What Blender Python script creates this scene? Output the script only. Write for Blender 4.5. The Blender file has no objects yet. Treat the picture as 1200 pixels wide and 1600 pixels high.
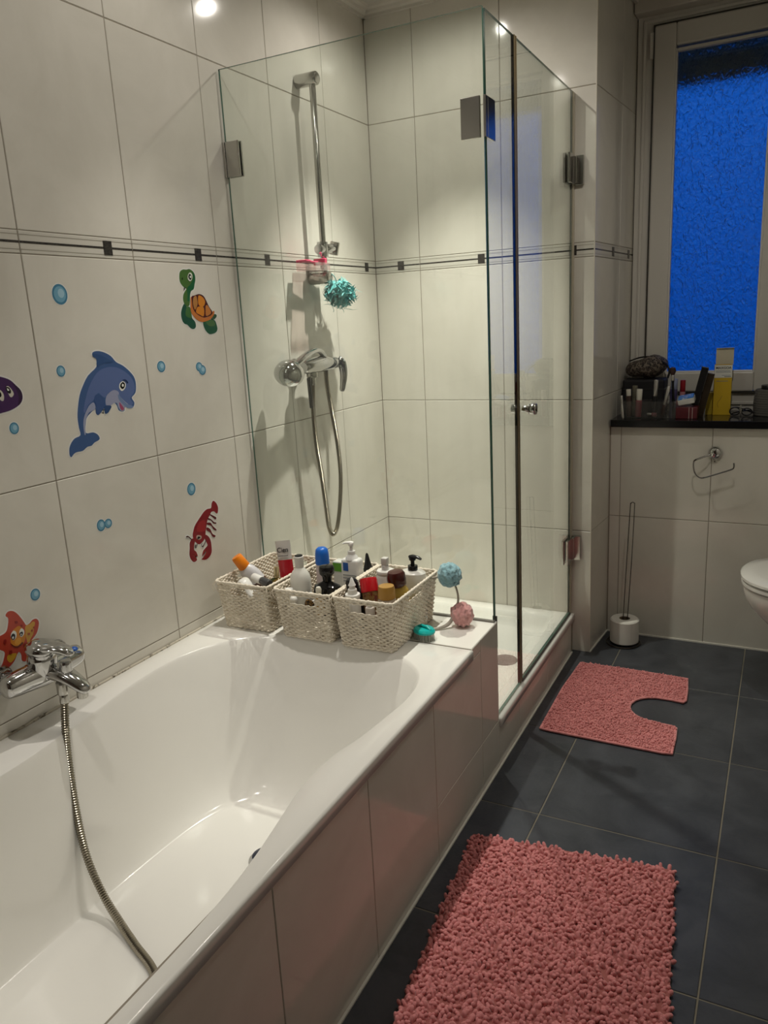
import bpy, bmesh, math, random
from mathutils import Vector, Matrix, Quaternion
random.seed(7)
S = bpy.context.scene
COL = S.collection
PI = math.pi

# ---------------------------------------------------------------- camera
cam_d = bpy.data.cameras.new('camera')
cam = bpy.data.objects.new('camera', cam_d); COL.objects.link(cam)
CR = ((0.889889, 0.453252, -0.051574), (-0.064252, 0.236466, 0.969513), (-0.451629, 0.859446, -0.239551))
CC = (1.500208, -1.367519, 1.324169)
cam.matrix_world = Matrix(((CR[0][0], CR[1][0], -CR[2][0], CC[0]),
                           (CR[0][1], CR[1][1], -CR[2][1], CC[1]),
                           (CR[0][2], CR[1][2], -CR[2][2], CC[2]), (0, 0, 0, 1)))
cam_d.sensor_fit = 'HORIZONTAL'; cam_d.sensor_width = 36.0; cam_d.lens = 36.0 * 1210.905 / 1200.0
cam_d.clip_start = 0.02
S.camera = cam
# ---------------------------------------------------------------- world: evening sky
W = bpy.data.worlds.new('dusk'); S.world = W; W.use_nodes = True
wn = W.node_tree; wn.nodes.clear()
o_ = wn.nodes.new('ShaderNodeOutputWorld'); b_ = wn.nodes.new('ShaderNodeBackground')
g_ = wn.nodes.new('ShaderNodeTexCoord'); s_ = wn.nodes.new('ShaderNodeSeparateXYZ'); r_ = wn.nodes.new('ShaderNodeValToRGB')
m_ap = wn.nodes.new('ShaderNodeMapRange'); m_ap.inputs[1].default_value = -1.0; m_ap.inputs[2].default_value = 1.0
wn.links.new(g_.outputs['Generated'], s_.inputs[0]); wn.links.new(s_.outputs['Z'], m_ap.inputs[0]); wn.links.new(m_ap.outputs[0], r_.inputs[0])
e_ = r_.color_ramp.elements       # dark ground below the horizon, blue dusk above
e_[0].position = 0.30; e_[0].color = (0.001, 0.014, 0.09, 1)
e_[1].position = 0.95; e_[1].color = (0.03, 0.17, 0.60, 1)
x_ = e_.new(0.50); x_.color = (0.001, 0.055, 0.31, 1)
x_ = e_.new(0.68); x_.color = (0.012, 0.105, 0.45, 1)
wn.links.new(r_.outputs[0], b_.inputs[0]); b_.inputs[1].default_value = 1.0
wn.links.new(b_.outputs[0], o_.inputs[0])
# ---------------------------------------------------------------- light power and exposure
SPOT_POWER = ((168, 8), (42, 5), (21, 5), (30, 5), (13, 15.5))     # (core, spill) of the ceiling spots: four over the bath from the shower towards the door, one by the toilet
SPOT_ANGLE = ((69, 168), (66, 168), (62, 168), (60, 168), (60, 168))
SPOT_COLOR = (1.0, 0.94, 0.85)
S.view_settings.view_transform = 'Standard'; S.view_settings.look = 'None'
S.view_settings.gamma = 1.0; S.view_settings.use_curve_mapping = False
S.view_settings.exposure = 0.12
S.cycles.max_bounces = 10; S.cycles.transparent_max_bounces = 24; S.cycles.glossy_bounces = 5
S.cycles.caustics_reflective = False; S.cycles.caustics_refractive = False
S.cycles.sample_clamp_indirect = 6.0

# sticker outlines in wall metres (y, z), traced flat prints
STICKERS = {
 'dolphin': [
  ('body', (0.05, 0.105, 0.26), [(0.017,1.286),(0.034,1.288),(0.054,1.283),(0.073,1.273),(0.087,1.258),(0.109,1.247),(0.131,1.229),(0.143,1.212),(0.144,1.191),(0.138,1.175),(0.124,1.165),(0.131,1.152),(0.125,1.141),(0.11,1.14),(0.098,1.144),(0.093,1.135),(0.082,1.135),(0.074,1.14),(0.071,1.15),(0.064,1.158),(0.051,1.154),(0.042,1.139),(0.03,1.135),(0.028,1.144),(0.028,1.149),(0.019,1.142),(0.006,1.135),(0.0,1.142),(-0.0,1.151),(-0.015,1.144),(-0.028,1.135),(-0.035,1.122),(-0.039,1.098),(-0.017,1.096),(-0.003,1.088),(0.001,1.078),(-0.005,1.074),(-0.017,1.071),(-0.027,1.065),(-0.041,1.064),(-0.056,1.057),(-0.075,1.057),(-0.085,1.053),(-0.092,1.048),(-0.096,1.054),(-0.094,1.069),(-0.086,1.081),(-0.074,1.09),(-0.056,1.095),(-0.057,1.113),(-0.057,1.137),(-0.051,1.162),(-0.041,1.189),(-0.028,1.209),(-0.008,1.232),(0.022,1.251),(0.025,1.269),(0.015,1.277)]),
  ('side_patch', (0.1, 0.15, 0.34), [(0.02,1.236),(0.047,1.246),(0.08,1.246),(0.109,1.234),(0.131,1.216),(0.14,1.193),(0.133,1.176),(0.119,1.164),(0.126,1.151),(0.119,1.146),(0.104,1.149),(0.089,1.162),(0.082,1.177),(0.069,1.188),(0.05,1.186),(0.036,1.175),(0.026,1.18),(0.015,1.188),(-0.003,1.172),(-0.021,1.162),(-0.033,1.146),(-0.036,1.152),(-0.027,1.175),(-0.008,1.208)]),
  ('belly', (0.3, 0.32, 0.46), [(0.044,1.181),(0.065,1.19),(0.081,1.185),(0.084,1.174),(0.096,1.161),(0.111,1.147),(0.098,1.144),(0.092,1.136),(0.082,1.136),(0.074,1.147),(0.072,1.157),(0.062,1.158),(0.051,1.154),(0.037,1.154),(0.036,1.168)]),
  ('belly_tail', (0.3, 0.33, 0.47), [(-0.002,1.167),(-0.0,1.151),(-0.02,1.145),(-0.03,1.134),(-0.038,1.117),(-0.04,1.095),(-0.044,1.096),(-0.043,1.118),(-0.038,1.135),(-0.027,1.151),(-0.016,1.162)]),
  ('snout', (0.16, 0.23, 0.4), [(0.08,1.179),(0.09,1.166),(0.105,1.151),(0.126,1.143),(0.118,1.139),(0.103,1.142),(0.088,1.155),(0.079,1.167)]),
  ('tongue', (0.35, 0.08, 0.16), [(0.08,1.158),(0.087,1.15),(0.093,1.14),(0.085,1.137),(0.08,1.145)]),
  ('flipper', (0.045, 0.09, 0.24), [(0.008,1.185),(0.026,1.18),(0.032,1.165),(0.028,1.151),(0.014,1.14),(0.006,1.136),(0.001,1.142),(0.005,1.156),(0.0,1.172)]),
  ('flipper', (0.03, 0.07, 0.19), [(0.032,1.155),(0.052,1.152),(0.042,1.14),(0.03,1.135),(0.028,1.144)]),
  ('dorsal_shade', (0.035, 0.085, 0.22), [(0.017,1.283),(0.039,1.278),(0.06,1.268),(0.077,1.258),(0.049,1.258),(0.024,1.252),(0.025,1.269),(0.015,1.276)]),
  ('eye_white', (0.75, 0.75, 0.72), [(0.1,1.209),(0.109,1.202),(0.105,1.191),(0.093,1.185),(0.086,1.193),(0.089,1.204)]),
  ('pupil', (0.004, 0.004, 0.004), [(0.1,1.207),(0.106,1.202),(0.103,1.193),(0.095,1.19),(0.089,1.196),(0.092,1.203)]),
  ('eye_glint', (0.8, 0.8, 0.78), [(0.098,1.203),(0.102,1.2),(0.099,1.195),(0.095,1.198)]),
  ('eyebrow', (0.02, 0.04, 0.12), [(0.099,1.212),(0.11,1.213),(0.118,1.205),(0.115,1.202),(0.109,1.209)]),
 ],
 'turtle': [
  ('head', (0.06, 0.14, 0.03), [(0.361,1.483),(0.374,1.489),(0.388,1.489),(0.4,1.491),(0.413,1.486),(0.421,1.476),(0.421,1.462),(0.415,1.449),(0.409,1.437),(0.398,1.432),(0.392,1.421),(0.389,1.406),(0.384,1.393),(0.371,1.39),(0.364,1.398),(0.361,1.408),(0.364,1.421),(0.372,1.431),(0.379,1.438),(0.365,1.445),(0.356,1.457),(0.356,1.471)]),
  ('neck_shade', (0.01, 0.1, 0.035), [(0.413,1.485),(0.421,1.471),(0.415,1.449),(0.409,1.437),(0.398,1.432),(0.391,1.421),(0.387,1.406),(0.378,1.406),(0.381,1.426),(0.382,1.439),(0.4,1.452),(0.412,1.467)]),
  ('front_leg', (0.012, 0.075, 0.045), [(0.364,1.398),(0.373,1.389),(0.385,1.389),(0.389,1.373),(0.39,1.359),(0.401,1.348),(0.402,1.335),(0.393,1.329),(0.38,1.331),(0.367,1.341),(0.356,1.344),(0.348,1.354),(0.346,1.37),(0.352,1.385)]),
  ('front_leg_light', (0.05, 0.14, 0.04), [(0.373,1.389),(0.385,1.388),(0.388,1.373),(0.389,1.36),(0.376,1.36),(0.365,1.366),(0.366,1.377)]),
  ('rear_leg', (0.012, 0.085, 0.045), [(0.435,1.347),(0.451,1.35),(0.473,1.353),(0.488,1.35),(0.494,1.339),(0.496,1.325),(0.487,1.316),(0.466,1.312),(0.452,1.315),(0.439,1.328)]),
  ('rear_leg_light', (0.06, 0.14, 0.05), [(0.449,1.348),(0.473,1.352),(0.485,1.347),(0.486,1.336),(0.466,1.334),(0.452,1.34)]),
  ('tail', (0.02, 0.07, 0.035), [(0.471,1.354),(0.481,1.365),(0.493,1.368),(0.499,1.363),(0.493,1.357),(0.484,1.353)]),
  ('shell_rim', (0.5, 0.16, 0.035), [(0.397,1.416),(0.401,1.399),(0.403,1.385),(0.416,1.369),(0.44,1.359),(0.466,1.363),(0.483,1.376),(0.49,1.376),(0.486,1.366),(0.469,1.354),(0.451,1.349),(0.43,1.347),(0.41,1.353),(0.395,1.365),(0.387,1.378),(0.389,1.398),(0.392,1.413)]),
  ('shell_outline', (0.06, 0.008, 0.01), [(0.397,1.417),(0.409,1.42),(0.43,1.424),(0.448,1.419),(0.458,1.406),(0.468,1.389),(0.481,1.374),(0.475,1.366),(0.459,1.361),(0.44,1.359),(0.42,1.365),(0.405,1.374),(0.397,1.386),(0.396,1.402)]),
  ('shell_plate', (0.42, 0.19, 0.05), [(0.405,1.415),(0.416,1.419),(0.419,1.408),(0.418,1.395),(0.406,1.381),(0.401,1.389),(0.4,1.402)]),
  ('shell_plate', (0.62, 0.22, 0.02), [(0.427,1.42),(0.441,1.417),(0.452,1.406),(0.448,1.394),(0.436,1.388),(0.423,1.395),(0.423,1.408)]),
  ('shell_plate', (0.6, 0.21, 0.02), [(0.415,1.387),(0.428,1.39),(0.444,1.386),(0.44,1.363),(0.424,1.367),(0.409,1.374)]),
  ('shell_plate', (0.5, 0.18, 0.04), [(0.454,1.392),(0.462,1.392),(0.474,1.375),(0.467,1.367),(0.45,1.364),(0.451,1.382)]),
  ('eye_white', (0.65, 0.68, 0.6), [(0.401,1.482),(0.409,1.476),(0.406,1.464),(0.397,1.458),(0.389,1.464),(0.391,1.475)]),
  ('pupil', (0.005, 0.01, 0.01), [(0.399,1.478),(0.404,1.474),(0.404,1.465),(0.397,1.462),(0.392,1.468),(0.394,1.475)]),
  ('eye_glint', (0.8, 0.8, 0.75), [(0.399,1.473),(0.403,1.471),(0.401,1.467),(0.397,1.469)]),
  ('nostril', (0.01, 0.03, 0.01), [(0.367,1.468),(0.369,1.466),(0.367,1.462),(0.364,1.464)]),
 ],
 'lobster': [
  ('body', (0.22, 0.012, 0.018), [(0.397,0.829),(0.409,0.819),(0.415,0.804),(0.411,0.789),(0.404,0.788),(0.395,0.797),(0.383,0.798),(0.374,0.79),(0.362,0.779),(0.355,0.762),(0.349,0.748),(0.345,0.735),(0.337,0.724),(0.326,0.719),(0.314,0.717),(0.302,0.726),(0.294,0.736),(0.291,0.75),(0.296,0.762),(0.304,0.775),(0.318,0.786),(0.333,0.796),(0.351,0.807),(0.367,0.811),(0.383,0.81),(0.388,0.823)]),
  ('claw', (0.2, 0.01, 0.018), [(0.289,0.742),(0.298,0.733),(0.293,0.72),(0.291,0.707),(0.299,0.698),(0.302,0.683),(0.29,0.691),(0.298,0.677),(0.293,0.672),(0.282,0.673),(0.272,0.685),(0.269,0.7),(0.273,0.718),(0.276,0.733)]),
  ('claw', (0.2, 0.01, 0.018), [(0.345,0.738),(0.358,0.729),(0.366,0.714),(0.367,0.695),(0.364,0.677),(0.35,0.666),(0.333,0.664),(0.317,0.67),(0.325,0.674),(0.339,0.685),(0.337,0.688),(0.321,0.678),(0.328,0.693),(0.345,0.701),(0.35,0.706),(0.344,0.719),(0.34,0.73)]),
  ('walking_leg', (0.09, 0.008, 0.012), [(0.376,0.793),(0.391,0.784),(0.402,0.776),(0.397,0.771),(0.388,0.779),(0.376,0.789)]),
  ('walking_leg', (0.09, 0.008, 0.012), [(0.365,0.784),(0.378,0.777),(0.39,0.765),(0.4,0.761),(0.397,0.758),(0.386,0.762),(0.377,0.773),(0.364,0.779)]),
  ('walking_leg', (0.11, 0.01, 0.014), [(0.359,0.771),(0.374,0.767),(0.382,0.755),(0.397,0.74),(0.393,0.738),(0.383,0.744),(0.375,0.757),(0.358,0.765)]),
  ('walking_leg', (0.13, 0.012, 0.016), [(0.355,0.758),(0.369,0.749),(0.377,0.732),(0.39,0.723),(0.383,0.719),(0.374,0.726),(0.368,0.738),(0.353,0.749)]),
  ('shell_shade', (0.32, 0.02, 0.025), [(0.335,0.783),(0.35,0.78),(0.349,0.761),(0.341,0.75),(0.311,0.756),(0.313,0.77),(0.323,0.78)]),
  ('eye_white', (0.45, 0.35, 0.3), [(0.309,0.746),(0.326,0.74),(0.326,0.732),(0.315,0.731),(0.305,0.738)]),
  ('pupil', (0.01, 0.006, 0.006), [(0.314,0.741),(0.322,0.737),(0.318,0.734),(0.309,0.734),(0.309,0.738)]),
  ('antenna', (0.05, 0.01, 0.01), [(0.263,0.755),(0.272,0.754),(0.285,0.741),(0.283,0.739),(0.272,0.75),(0.264,0.752)]),
  ('antenna', (0.06, 0.02, 0.02), [(0.297,0.722),(0.298,0.712),(0.305,0.721),(0.307,0.719),(0.298,0.709),(0.294,0.716)]),
  ('antenna', (0.06, 0.02, 0.02), [(0.322,0.717),(0.327,0.708),(0.345,0.722),(0.346,0.72),(0.328,0.704),(0.321,0.715)]),
 ],
 'starfish': [
  ('body', (0.46, 0.055, 0.03), [(-0.329,0.74),(-0.322,0.743),(-0.312,0.74),(-0.303,0.731),(-0.295,0.717),(-0.289,0.704),(-0.285,0.696),(-0.276,0.697),(-0.267,0.702),(-0.257,0.701),(-0.252,0.692),(-0.255,0.68),(-0.263,0.667),(-0.276,0.658),(-0.281,0.654),(-0.283,0.642),(-0.284,0.629),(-0.291,0.619),(-0.302,0.615),(-0.311,0.621),(-0.31,0.635),(-0.315,0.643),(-0.321,0.638),(-0.33,0.627),(-0.345,0.619),(-0.358,0.62),(-0.364,0.627),(-0.358,0.635),(-0.352,0.646),(-0.349,0.657),(-0.358,0.666),(-0.372,0.677),(-0.378,0.688),(-0.373,0.696),(-0.361,0.697),(-0.35,0.697),(-0.339,0.699),(-0.332,0.707),(-0.326,0.727),(-0.331,0.735)]),
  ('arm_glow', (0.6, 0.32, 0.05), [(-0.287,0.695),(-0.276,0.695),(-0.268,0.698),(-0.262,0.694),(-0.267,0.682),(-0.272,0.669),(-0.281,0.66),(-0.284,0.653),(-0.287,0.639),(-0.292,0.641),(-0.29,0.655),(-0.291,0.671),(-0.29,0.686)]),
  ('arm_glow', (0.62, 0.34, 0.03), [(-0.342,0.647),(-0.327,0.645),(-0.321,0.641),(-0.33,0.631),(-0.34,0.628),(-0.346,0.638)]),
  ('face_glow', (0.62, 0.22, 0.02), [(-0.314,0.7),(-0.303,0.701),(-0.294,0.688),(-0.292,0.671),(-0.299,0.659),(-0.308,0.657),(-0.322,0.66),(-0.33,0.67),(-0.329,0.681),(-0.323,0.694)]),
  ('nose', (0.75, 0.33, 0.03), [(-0.314,0.675),(-0.305,0.672),(-0.305,0.663),(-0.313,0.659),(-0.32,0.663),(-0.321,0.67)]),
  ('eye_white', (0.8, 0.8, 0.75), [(-0.319,0.696),(-0.313,0.69),(-0.314,0.681),(-0.32,0.675),(-0.325,0.676),(-0.328,0.684),(-0.326,0.691)]),
  ('eye_white', (0.8, 0.8, 0.75), [(-0.297,0.693),(-0.293,0.686),(-0.295,0.678),(-0.302,0.674),(-0.306,0.68),(-0.305,0.688),(-0.301,0.693)]),
  ('pupil', (0.006, 0.006, 0.008), [(-0.321,0.69),(-0.317,0.685),(-0.319,0.677),(-0.324,0.676),(-0.328,0.682),(-0.326,0.688)]),
  ('pupil', (0.006, 0.006, 0.008), [(-0.299,0.686),(-0.297,0.682),(-0.3,0.677),(-0.302,0.676),(-0.306,0.68),(-0.305,0.685)]),
  ('eye_glint', (0.8, 0.8, 0.78), [(-0.323,0.684),(-0.321,0.681),(-0.323,0.678),(-0.326,0.681)]),
  ('eye_glint', (0.8, 0.8, 0.78), [(-0.302,0.683),(-0.301,0.68),(-0.303,0.678),(-0.304,0.68)]),
  ('mouth', (0.12, 0.02, 0.01), [(-0.331,0.668),(-0.324,0.659),(-0.314,0.655),(-0.302,0.658),(-0.303,0.662),(-0.314,0.658),(-0.323,0.661),(-0.33,0.669)]),
  ('spot', (0.25, 0.015, 0.012), [(-0.312,0.716),(-0.306,0.714),(-0.306,0.709),(-0.312,0.71)]),
  ('spot', (0.25, 0.015, 0.012), [(-0.299,0.703),(-0.295,0.7),(-0.296,0.697),(-0.3,0.699)]),
  ('spot', (0.25, 0.015, 0.012), [(-0.346,0.685),(-0.34,0.683),(-0.343,0.674),(-0.348,0.677)]),
  ('spot', (0.25, 0.02, 0.012), [(-0.298,0.657),(-0.291,0.655),(-0.294,0.648),(-0.301,0.649)]),
  ('spot', (0.25, 0.02, 0.012), [(-0.338,0.655),(-0.331,0.654),(-0.333,0.647),(-0.339,0.648)]),
  ('spot', (0.35, 0.05, 0.02), [(-0.285,0.677),(-0.28,0.675),(-0.282,0.671),(-0.286,0.673)]),
  ('spot', (0.35, 0.05, 0.02), [(-0.269,0.686),(-0.266,0.685),(-0.267,0.681),(-0.27,0.683)]),
  ('spot', (0.35, 0.05, 0.02), [(-0.276,0.681),(-0.271,0.68),(-0.273,0.676),(-0.276,0.677)]),
  ('spot', (0.3, 0.02, 0.012), [(-0.298,0.642),(-0.293,0.641),(-0.294,0.637),(-0.298,0.637)]),
  ('spot', (0.3, 0.02, 0.012), [(-0.297,0.634),(-0.293,0.632),(-0.294,0.628),(-0.297,0.63)]),
 ],
 'octopus': [
  ('body', (0.055, 0.018, 0.09), [(-0.297,1.235),(-0.276,1.247),(-0.257,1.251),(-0.242,1.249),(-0.223,1.241),(-0.21,1.228),(-0.2,1.216),(-0.198,1.202),(-0.204,1.19),(-0.217,1.182),(-0.236,1.176),(-0.26,1.173),(-0.273,1.169),(-0.282,1.155),(-0.293,1.154),(-0.289,1.169),(-0.3,1.173),(-0.313,1.161),(-0.32,1.167),(-0.309,1.181),(-0.321,1.189),(-0.329,1.182),(-0.332,1.19),(-0.318,1.199),(-0.309,1.219)]),
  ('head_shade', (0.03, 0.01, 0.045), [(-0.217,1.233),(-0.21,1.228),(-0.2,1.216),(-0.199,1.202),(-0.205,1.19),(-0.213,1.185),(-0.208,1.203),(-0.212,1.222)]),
  ('eye_white', (0.6, 0.58, 0.5), [(-0.232,1.229),(-0.225,1.224),(-0.219,1.211),(-0.226,1.204),(-0.231,1.208),(-0.233,1.217),(-0.237,1.223)]),
  ('eye_white', (0.6, 0.58, 0.5), [(-0.257,1.222),(-0.249,1.221),(-0.244,1.21),(-0.247,1.199),(-0.253,1.2),(-0.258,1.208)]),
  ('pupil', (0.006, 0.006, 0.008), [(-0.235,1.227),(-0.228,1.225),(-0.225,1.216),(-0.229,1.212),(-0.234,1.216),(-0.237,1.221)]),
  ('pupil', (0.006, 0.006, 0.008), [(-0.258,1.221),(-0.251,1.217),(-0.25,1.21),(-0.254,1.207),(-0.258,1.21)]),
  ('eye_glint', (0.8, 0.8, 0.78), [(-0.234,1.224),(-0.231,1.223),(-0.229,1.219),(-0.233,1.219)]),
 ],
}
BUBBLES = [(-0.056, 1.421, 0.0215, 0.023), (-0.085, 1.249, 0.0125, 0.013), (0.245, 1.235, 0.0155, 0.015), (0.398, 1.223, 0.014, 0.013), (0.41, 1.213, 0.0155, 0.014), (-0.232, 1.137, 0.012, 0.013), (0.308, 0.884, 0.0175, 0.018), (-0.033, 0.865, 0.0135, 0.015), (-0.01, 0.864, 0.0125, 0.012), (-0.249, 0.757, 0.013, 0.014)]

# ================================================================ helpers
MATS = {}
def mat(name, col=(0.8, 0.8, 0.8), rough=0.5, metal=0.0, spec=0.5, noise=None, bump=None, trans=0.0, ior=1.45, coat=0.0, sheen=0.0, sss=0.0, alpha=1.0):
    """noise=(scale, colour2, lo, hi): procedural mottling; bump=(scale, strength, distance)"""
    if name in MATS: return MATS[name]
    m = bpy.data.materials.new(name); m.use_nodes = True; t = m.node_tree
    p = t.nodes['Principled BSDF']
    p.inputs['Base Color'].default_value = (*col, 1); p.inputs['Roughness'].default_value = rough
    p.inputs['Metallic'].default_value = metal; p.inputs['Specular IOR Level'].default_value = spec
    p.inputs['Transmission Weight'].default_value = trans; p.inputs['IOR'].default_value = ior
    p.inputs['Coat Weight'].default_value = coat; p.inputs['Sheen Weight'].default_value = sheen
    p.inputs['Alpha'].default_value = alpha
    tc = t.nodes.new('ShaderNodeTexCoord')
    if noise:
        n = t.nodes.new('ShaderNodeTexNoise'); n.inputs['Scale'].default_value = noise[0]; n.inputs['Detail'].default_value = 6
        n.inputs['Roughness'].default_value = 0.62; n.inputs['Distortion'].default_value = 0.6
        g = t.nodes.new('ShaderNodeNewGeometry')
        t.links.new(g.outputs['Position'], n.inputs['Vector'])
        r = t.nodes.new('ShaderNodeValToRGB')
        r.color_ramp.elements[0].position = noise[2]; r.color_ramp.elements[0].color = (*noise[1], 1)
        r.color_ramp.elements[1].position = noise[3]; r.color_ramp.elements[1].color = (*col, 1)
        t.links.new(n.outputs['Fac'], r.inputs[0]); t.links.new(r.outputs[0], p.inputs['Base Color'])
    if bump:
        n = t.nodes.new('ShaderNodeTexNoise'); n.inputs['Scale'].default_value = bump[0]; n.inputs['Detail'].default_value = 4
        g = t.nodes.new('ShaderNodeNewGeometry'); t.links.new(g.outputs['Position'], n.inputs['Vector'])
        b = t.nodes.new('ShaderNodeBump'); b.inputs['Strength'].default_value = bump[1]; b.inputs['Distance'].default_value = bump[2]
        t.links.new(n.outputs['Fac'], b.inputs['Height']); t.links.new(b.outputs[0], p.inputs['Normal'])
    MATS[name] = m
    return m

def emat(name, col, strength):
    m = bpy.data.materials.new(name); m.use_nodes = True; p = m.node_tree.nodes['Principled BSDF']
    p.inputs['Base Color'].default_value = (0.8, 0.8, 0.8, 1)
    p.inputs['Emission Color'].default_value = (*col, 1); p.inputs['Emission Strength'].default_value = strength
    return m

def glass_mat(name, tint, haze=0.0, fac_scale=1.0):
    """clear pane: straight-through light with a tint, mirror reflection by angle, a little limescale haze"""
    m = bpy.data.materials.new(name); m.use_nodes = True; t = m.node_tree; t.nodes.clear()
    o = t.nodes.new('ShaderNodeOutputMaterial'); tr = t.nodes.new('ShaderNodeBsdfTransparent'); tr.inputs[0].default_value = (*tint, 1)
    gl = t.nodes.new('ShaderNodeBsdfGlossy'); gl.inputs['Roughness'].default_value = 0.015; gl.inputs[0].default_value = (1, 1, 1, 1)
    # Schlick reflectance, the same from both sides of the pane
    fr = t.nodes.new('ShaderNodeLayerWeight'); fr.inputs['Blend'].default_value = 0.5
    pw = t.nodes.new('ShaderNodeMath'); pw.operation = 'POWER'; pw.inputs[1].default_value = 5.0; t.links.new(fr.outputs['Facing'], pw.inputs[0])
    mu = t.nodes.new('ShaderNodeMath'); mu.operation = 'MULTIPLY_ADD'; mu.inputs[1].default_value = 0.95 * fac_scale; mu.inputs[2].default_value = 0.042 * fac_scale
    t.links.new(pw.outputs[0], mu.inputs[0])
    mx = t.nodes.new('ShaderNodeMixShader'); t.links.new(mu.outputs[0], mx.inputs[0])
    if haze > 0:
        df = t.nodes.new('ShaderNodeBsdfDiffuse'); df.inputs[0].default_value = (0.8, 0.8, 0.78, 1)
        n = t.nodes.new('ShaderNodeTexNoise'); n.inputs['Scale'].default_value = 5.0; n.inputs['Detail'].default_value = 6
        g = t.nodes.new('ShaderNodeNewGeometry'); mp = t.nodes.new('ShaderNodeMapping'); mp.inputs['Scale'].default_value = (9, 9, 0.7)
        t.links.new(g.outputs['Position'], mp.inputs[0]); t.links.new(mp.outputs[0], n.inputs['Vector'])
        r = t.nodes.new('ShaderNodeMapRange'); r.inputs[1].default_value = 0.4; r.inputs[2].default_value = 0.8
        r.inputs[3].default_value = haze * 0.3; r.inputs[4].default_value = haze * 1.6
        t.links.new(n.outputs['Fac'], r.inputs[0])
        m2 = t.nodes.new('ShaderNodeMixShader'); t.links.new(r.outputs[0], m2.inputs[0])
        t.links.new(tr.outputs[0], m2.inputs[1]); t.links.new(df.outputs[0], m2.inputs[2]); t.links.new(m2.outputs[0], mx.inputs[1])
    else:
        t.links.new(tr.outputs[0], mx.inputs[1])
    t.links.new(gl.outputs[0], mx.inputs[2]); t.links.new(mx.outputs[0], o.inputs[0])
    MATS[name] = m
    return m

def wbase(o):
    v = Vector((0, 0, 0))
    while o is not None:
        v += o.location; o = o.parent
    return v
def mk(name, vf, m, parent=None, smooth=False, local=False, kind=None, label=None):
    v, f = vf[0], vf[1]
    b = Vector((0, 0, 0)) if (local or parent is None) else wbase(parent)
    me = bpy.data.meshes.new(name); me.from_pydata([tuple(Vector(p) - b) for p in v], [], f); me.update()
    if isinstance(m, (list, tuple)):
        for q in m: me.materials.append(q)
        if len(vf) > 2: me.polygons.foreach_set('material_index', vf[2])
    else: me.materials.append(m)
    if smooth:
        me.polygons.foreach_set('use_smooth', [True] * len(me.polygons))
        if smooth != 'all':
            try: me.set_sharp_from_angle(angle=math.radians(38))
            except Exception: pass
    o = bpy.data.objects.new(name, me); COL.objects.link(o); o.parent = parent
    if kind: o['kind'] = kind
    if label: o['label'] = label
    return o
def thing(name, label, cat, loc=(0, 0, 0), group=None, rot=None):
    o = bpy.data.objects.new(name, None); COL.objects.link(o); o.location = loc; o.empty_display_size = 0.05
    if rot is not None: o.rotation_mode = 'QUATERNION'; o.rotation_quaternion = rot
    o['label'] = label; o['category'] = cat
    if group: o['group'] = group
    return o
def tag(o, label, cat, group=None):
    o['label'] = label; o['category'] = cat
    if group: o['group'] = group
    return o
def copy_tree(o, parent=None):
    c = o.copy(); COL.objects.link(c); c.parent = parent
    for ch in list(o.children): copy_tree(ch, c)
    return c
def join(*vfs):
    v, f = [], []
    for a in vfs:
        n = len(v); v += list(a[0]); f += [tuple(i + n for i in q) for q in a[1]]
    return v, f
def xf(vf, M):
    return [M @ Vector(p) for p in vf[0]], vf[1]
def box(x0, y0, z0, x1, y1, z1, bev=0.0, seg=2):
    if x0 > x1: x0, x1 = x1, x0
    if y0 > y1: y0, y1 = y1, y0
    if z0 > z1: z0, z1 = z1, z0
    v = [(x, y, z) for z in (z0, z1) for y in (y0, y1) for x in (x0, x1)]
    f = [(0, 2, 3, 1), (4, 5, 7, 6), (0, 1, 5, 4), (2, 6, 7, 3), (0, 4, 6, 2), (1, 3, 7, 5)]
    if bev <= 0: return v, f
    bm = bmesh.new(); vs = [bm.verts.new(p) for p in v]
    for q in f: bm.faces.new([vs[i] for i in q])
    bmesh.ops.bevel(bm, geom=bm.edges[:], offset=bev, segments=seg, profile=0.5, affect='EDGES')
    bm.verts.index_update()
    r = [tuple(p.co) for p in bm.verts], [tuple(p.index for p in q.verts) for q in bm.faces]
    bm.free(); return r
def catmull(pts, sub=6, closed=False):
    P = [Vector(p) for p in pts]; n = len(P); out = []
    rng = range(n) if closed else range(n - 1)
    for i in rng:
        if closed: a, b, c, d = P[(i - 1) % n], P[i], P[(i + 1) % n], P[(i + 2) % n]
        else: a, b, c, d = P[max(i - 1, 0)], P[i], P[i + 1], P[min(i + 2, n - 1)]
        for k in range(sub):
            t = k / sub
            out.append(0.5 * ((2 * b) + (c - a) * t + (2 * a - 5 * b + 4 * c - d) * t * t + (3 * b - a - 3 * c + d) * t ** 3))
    if not closed: out.append(P[-1])
    return out
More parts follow.
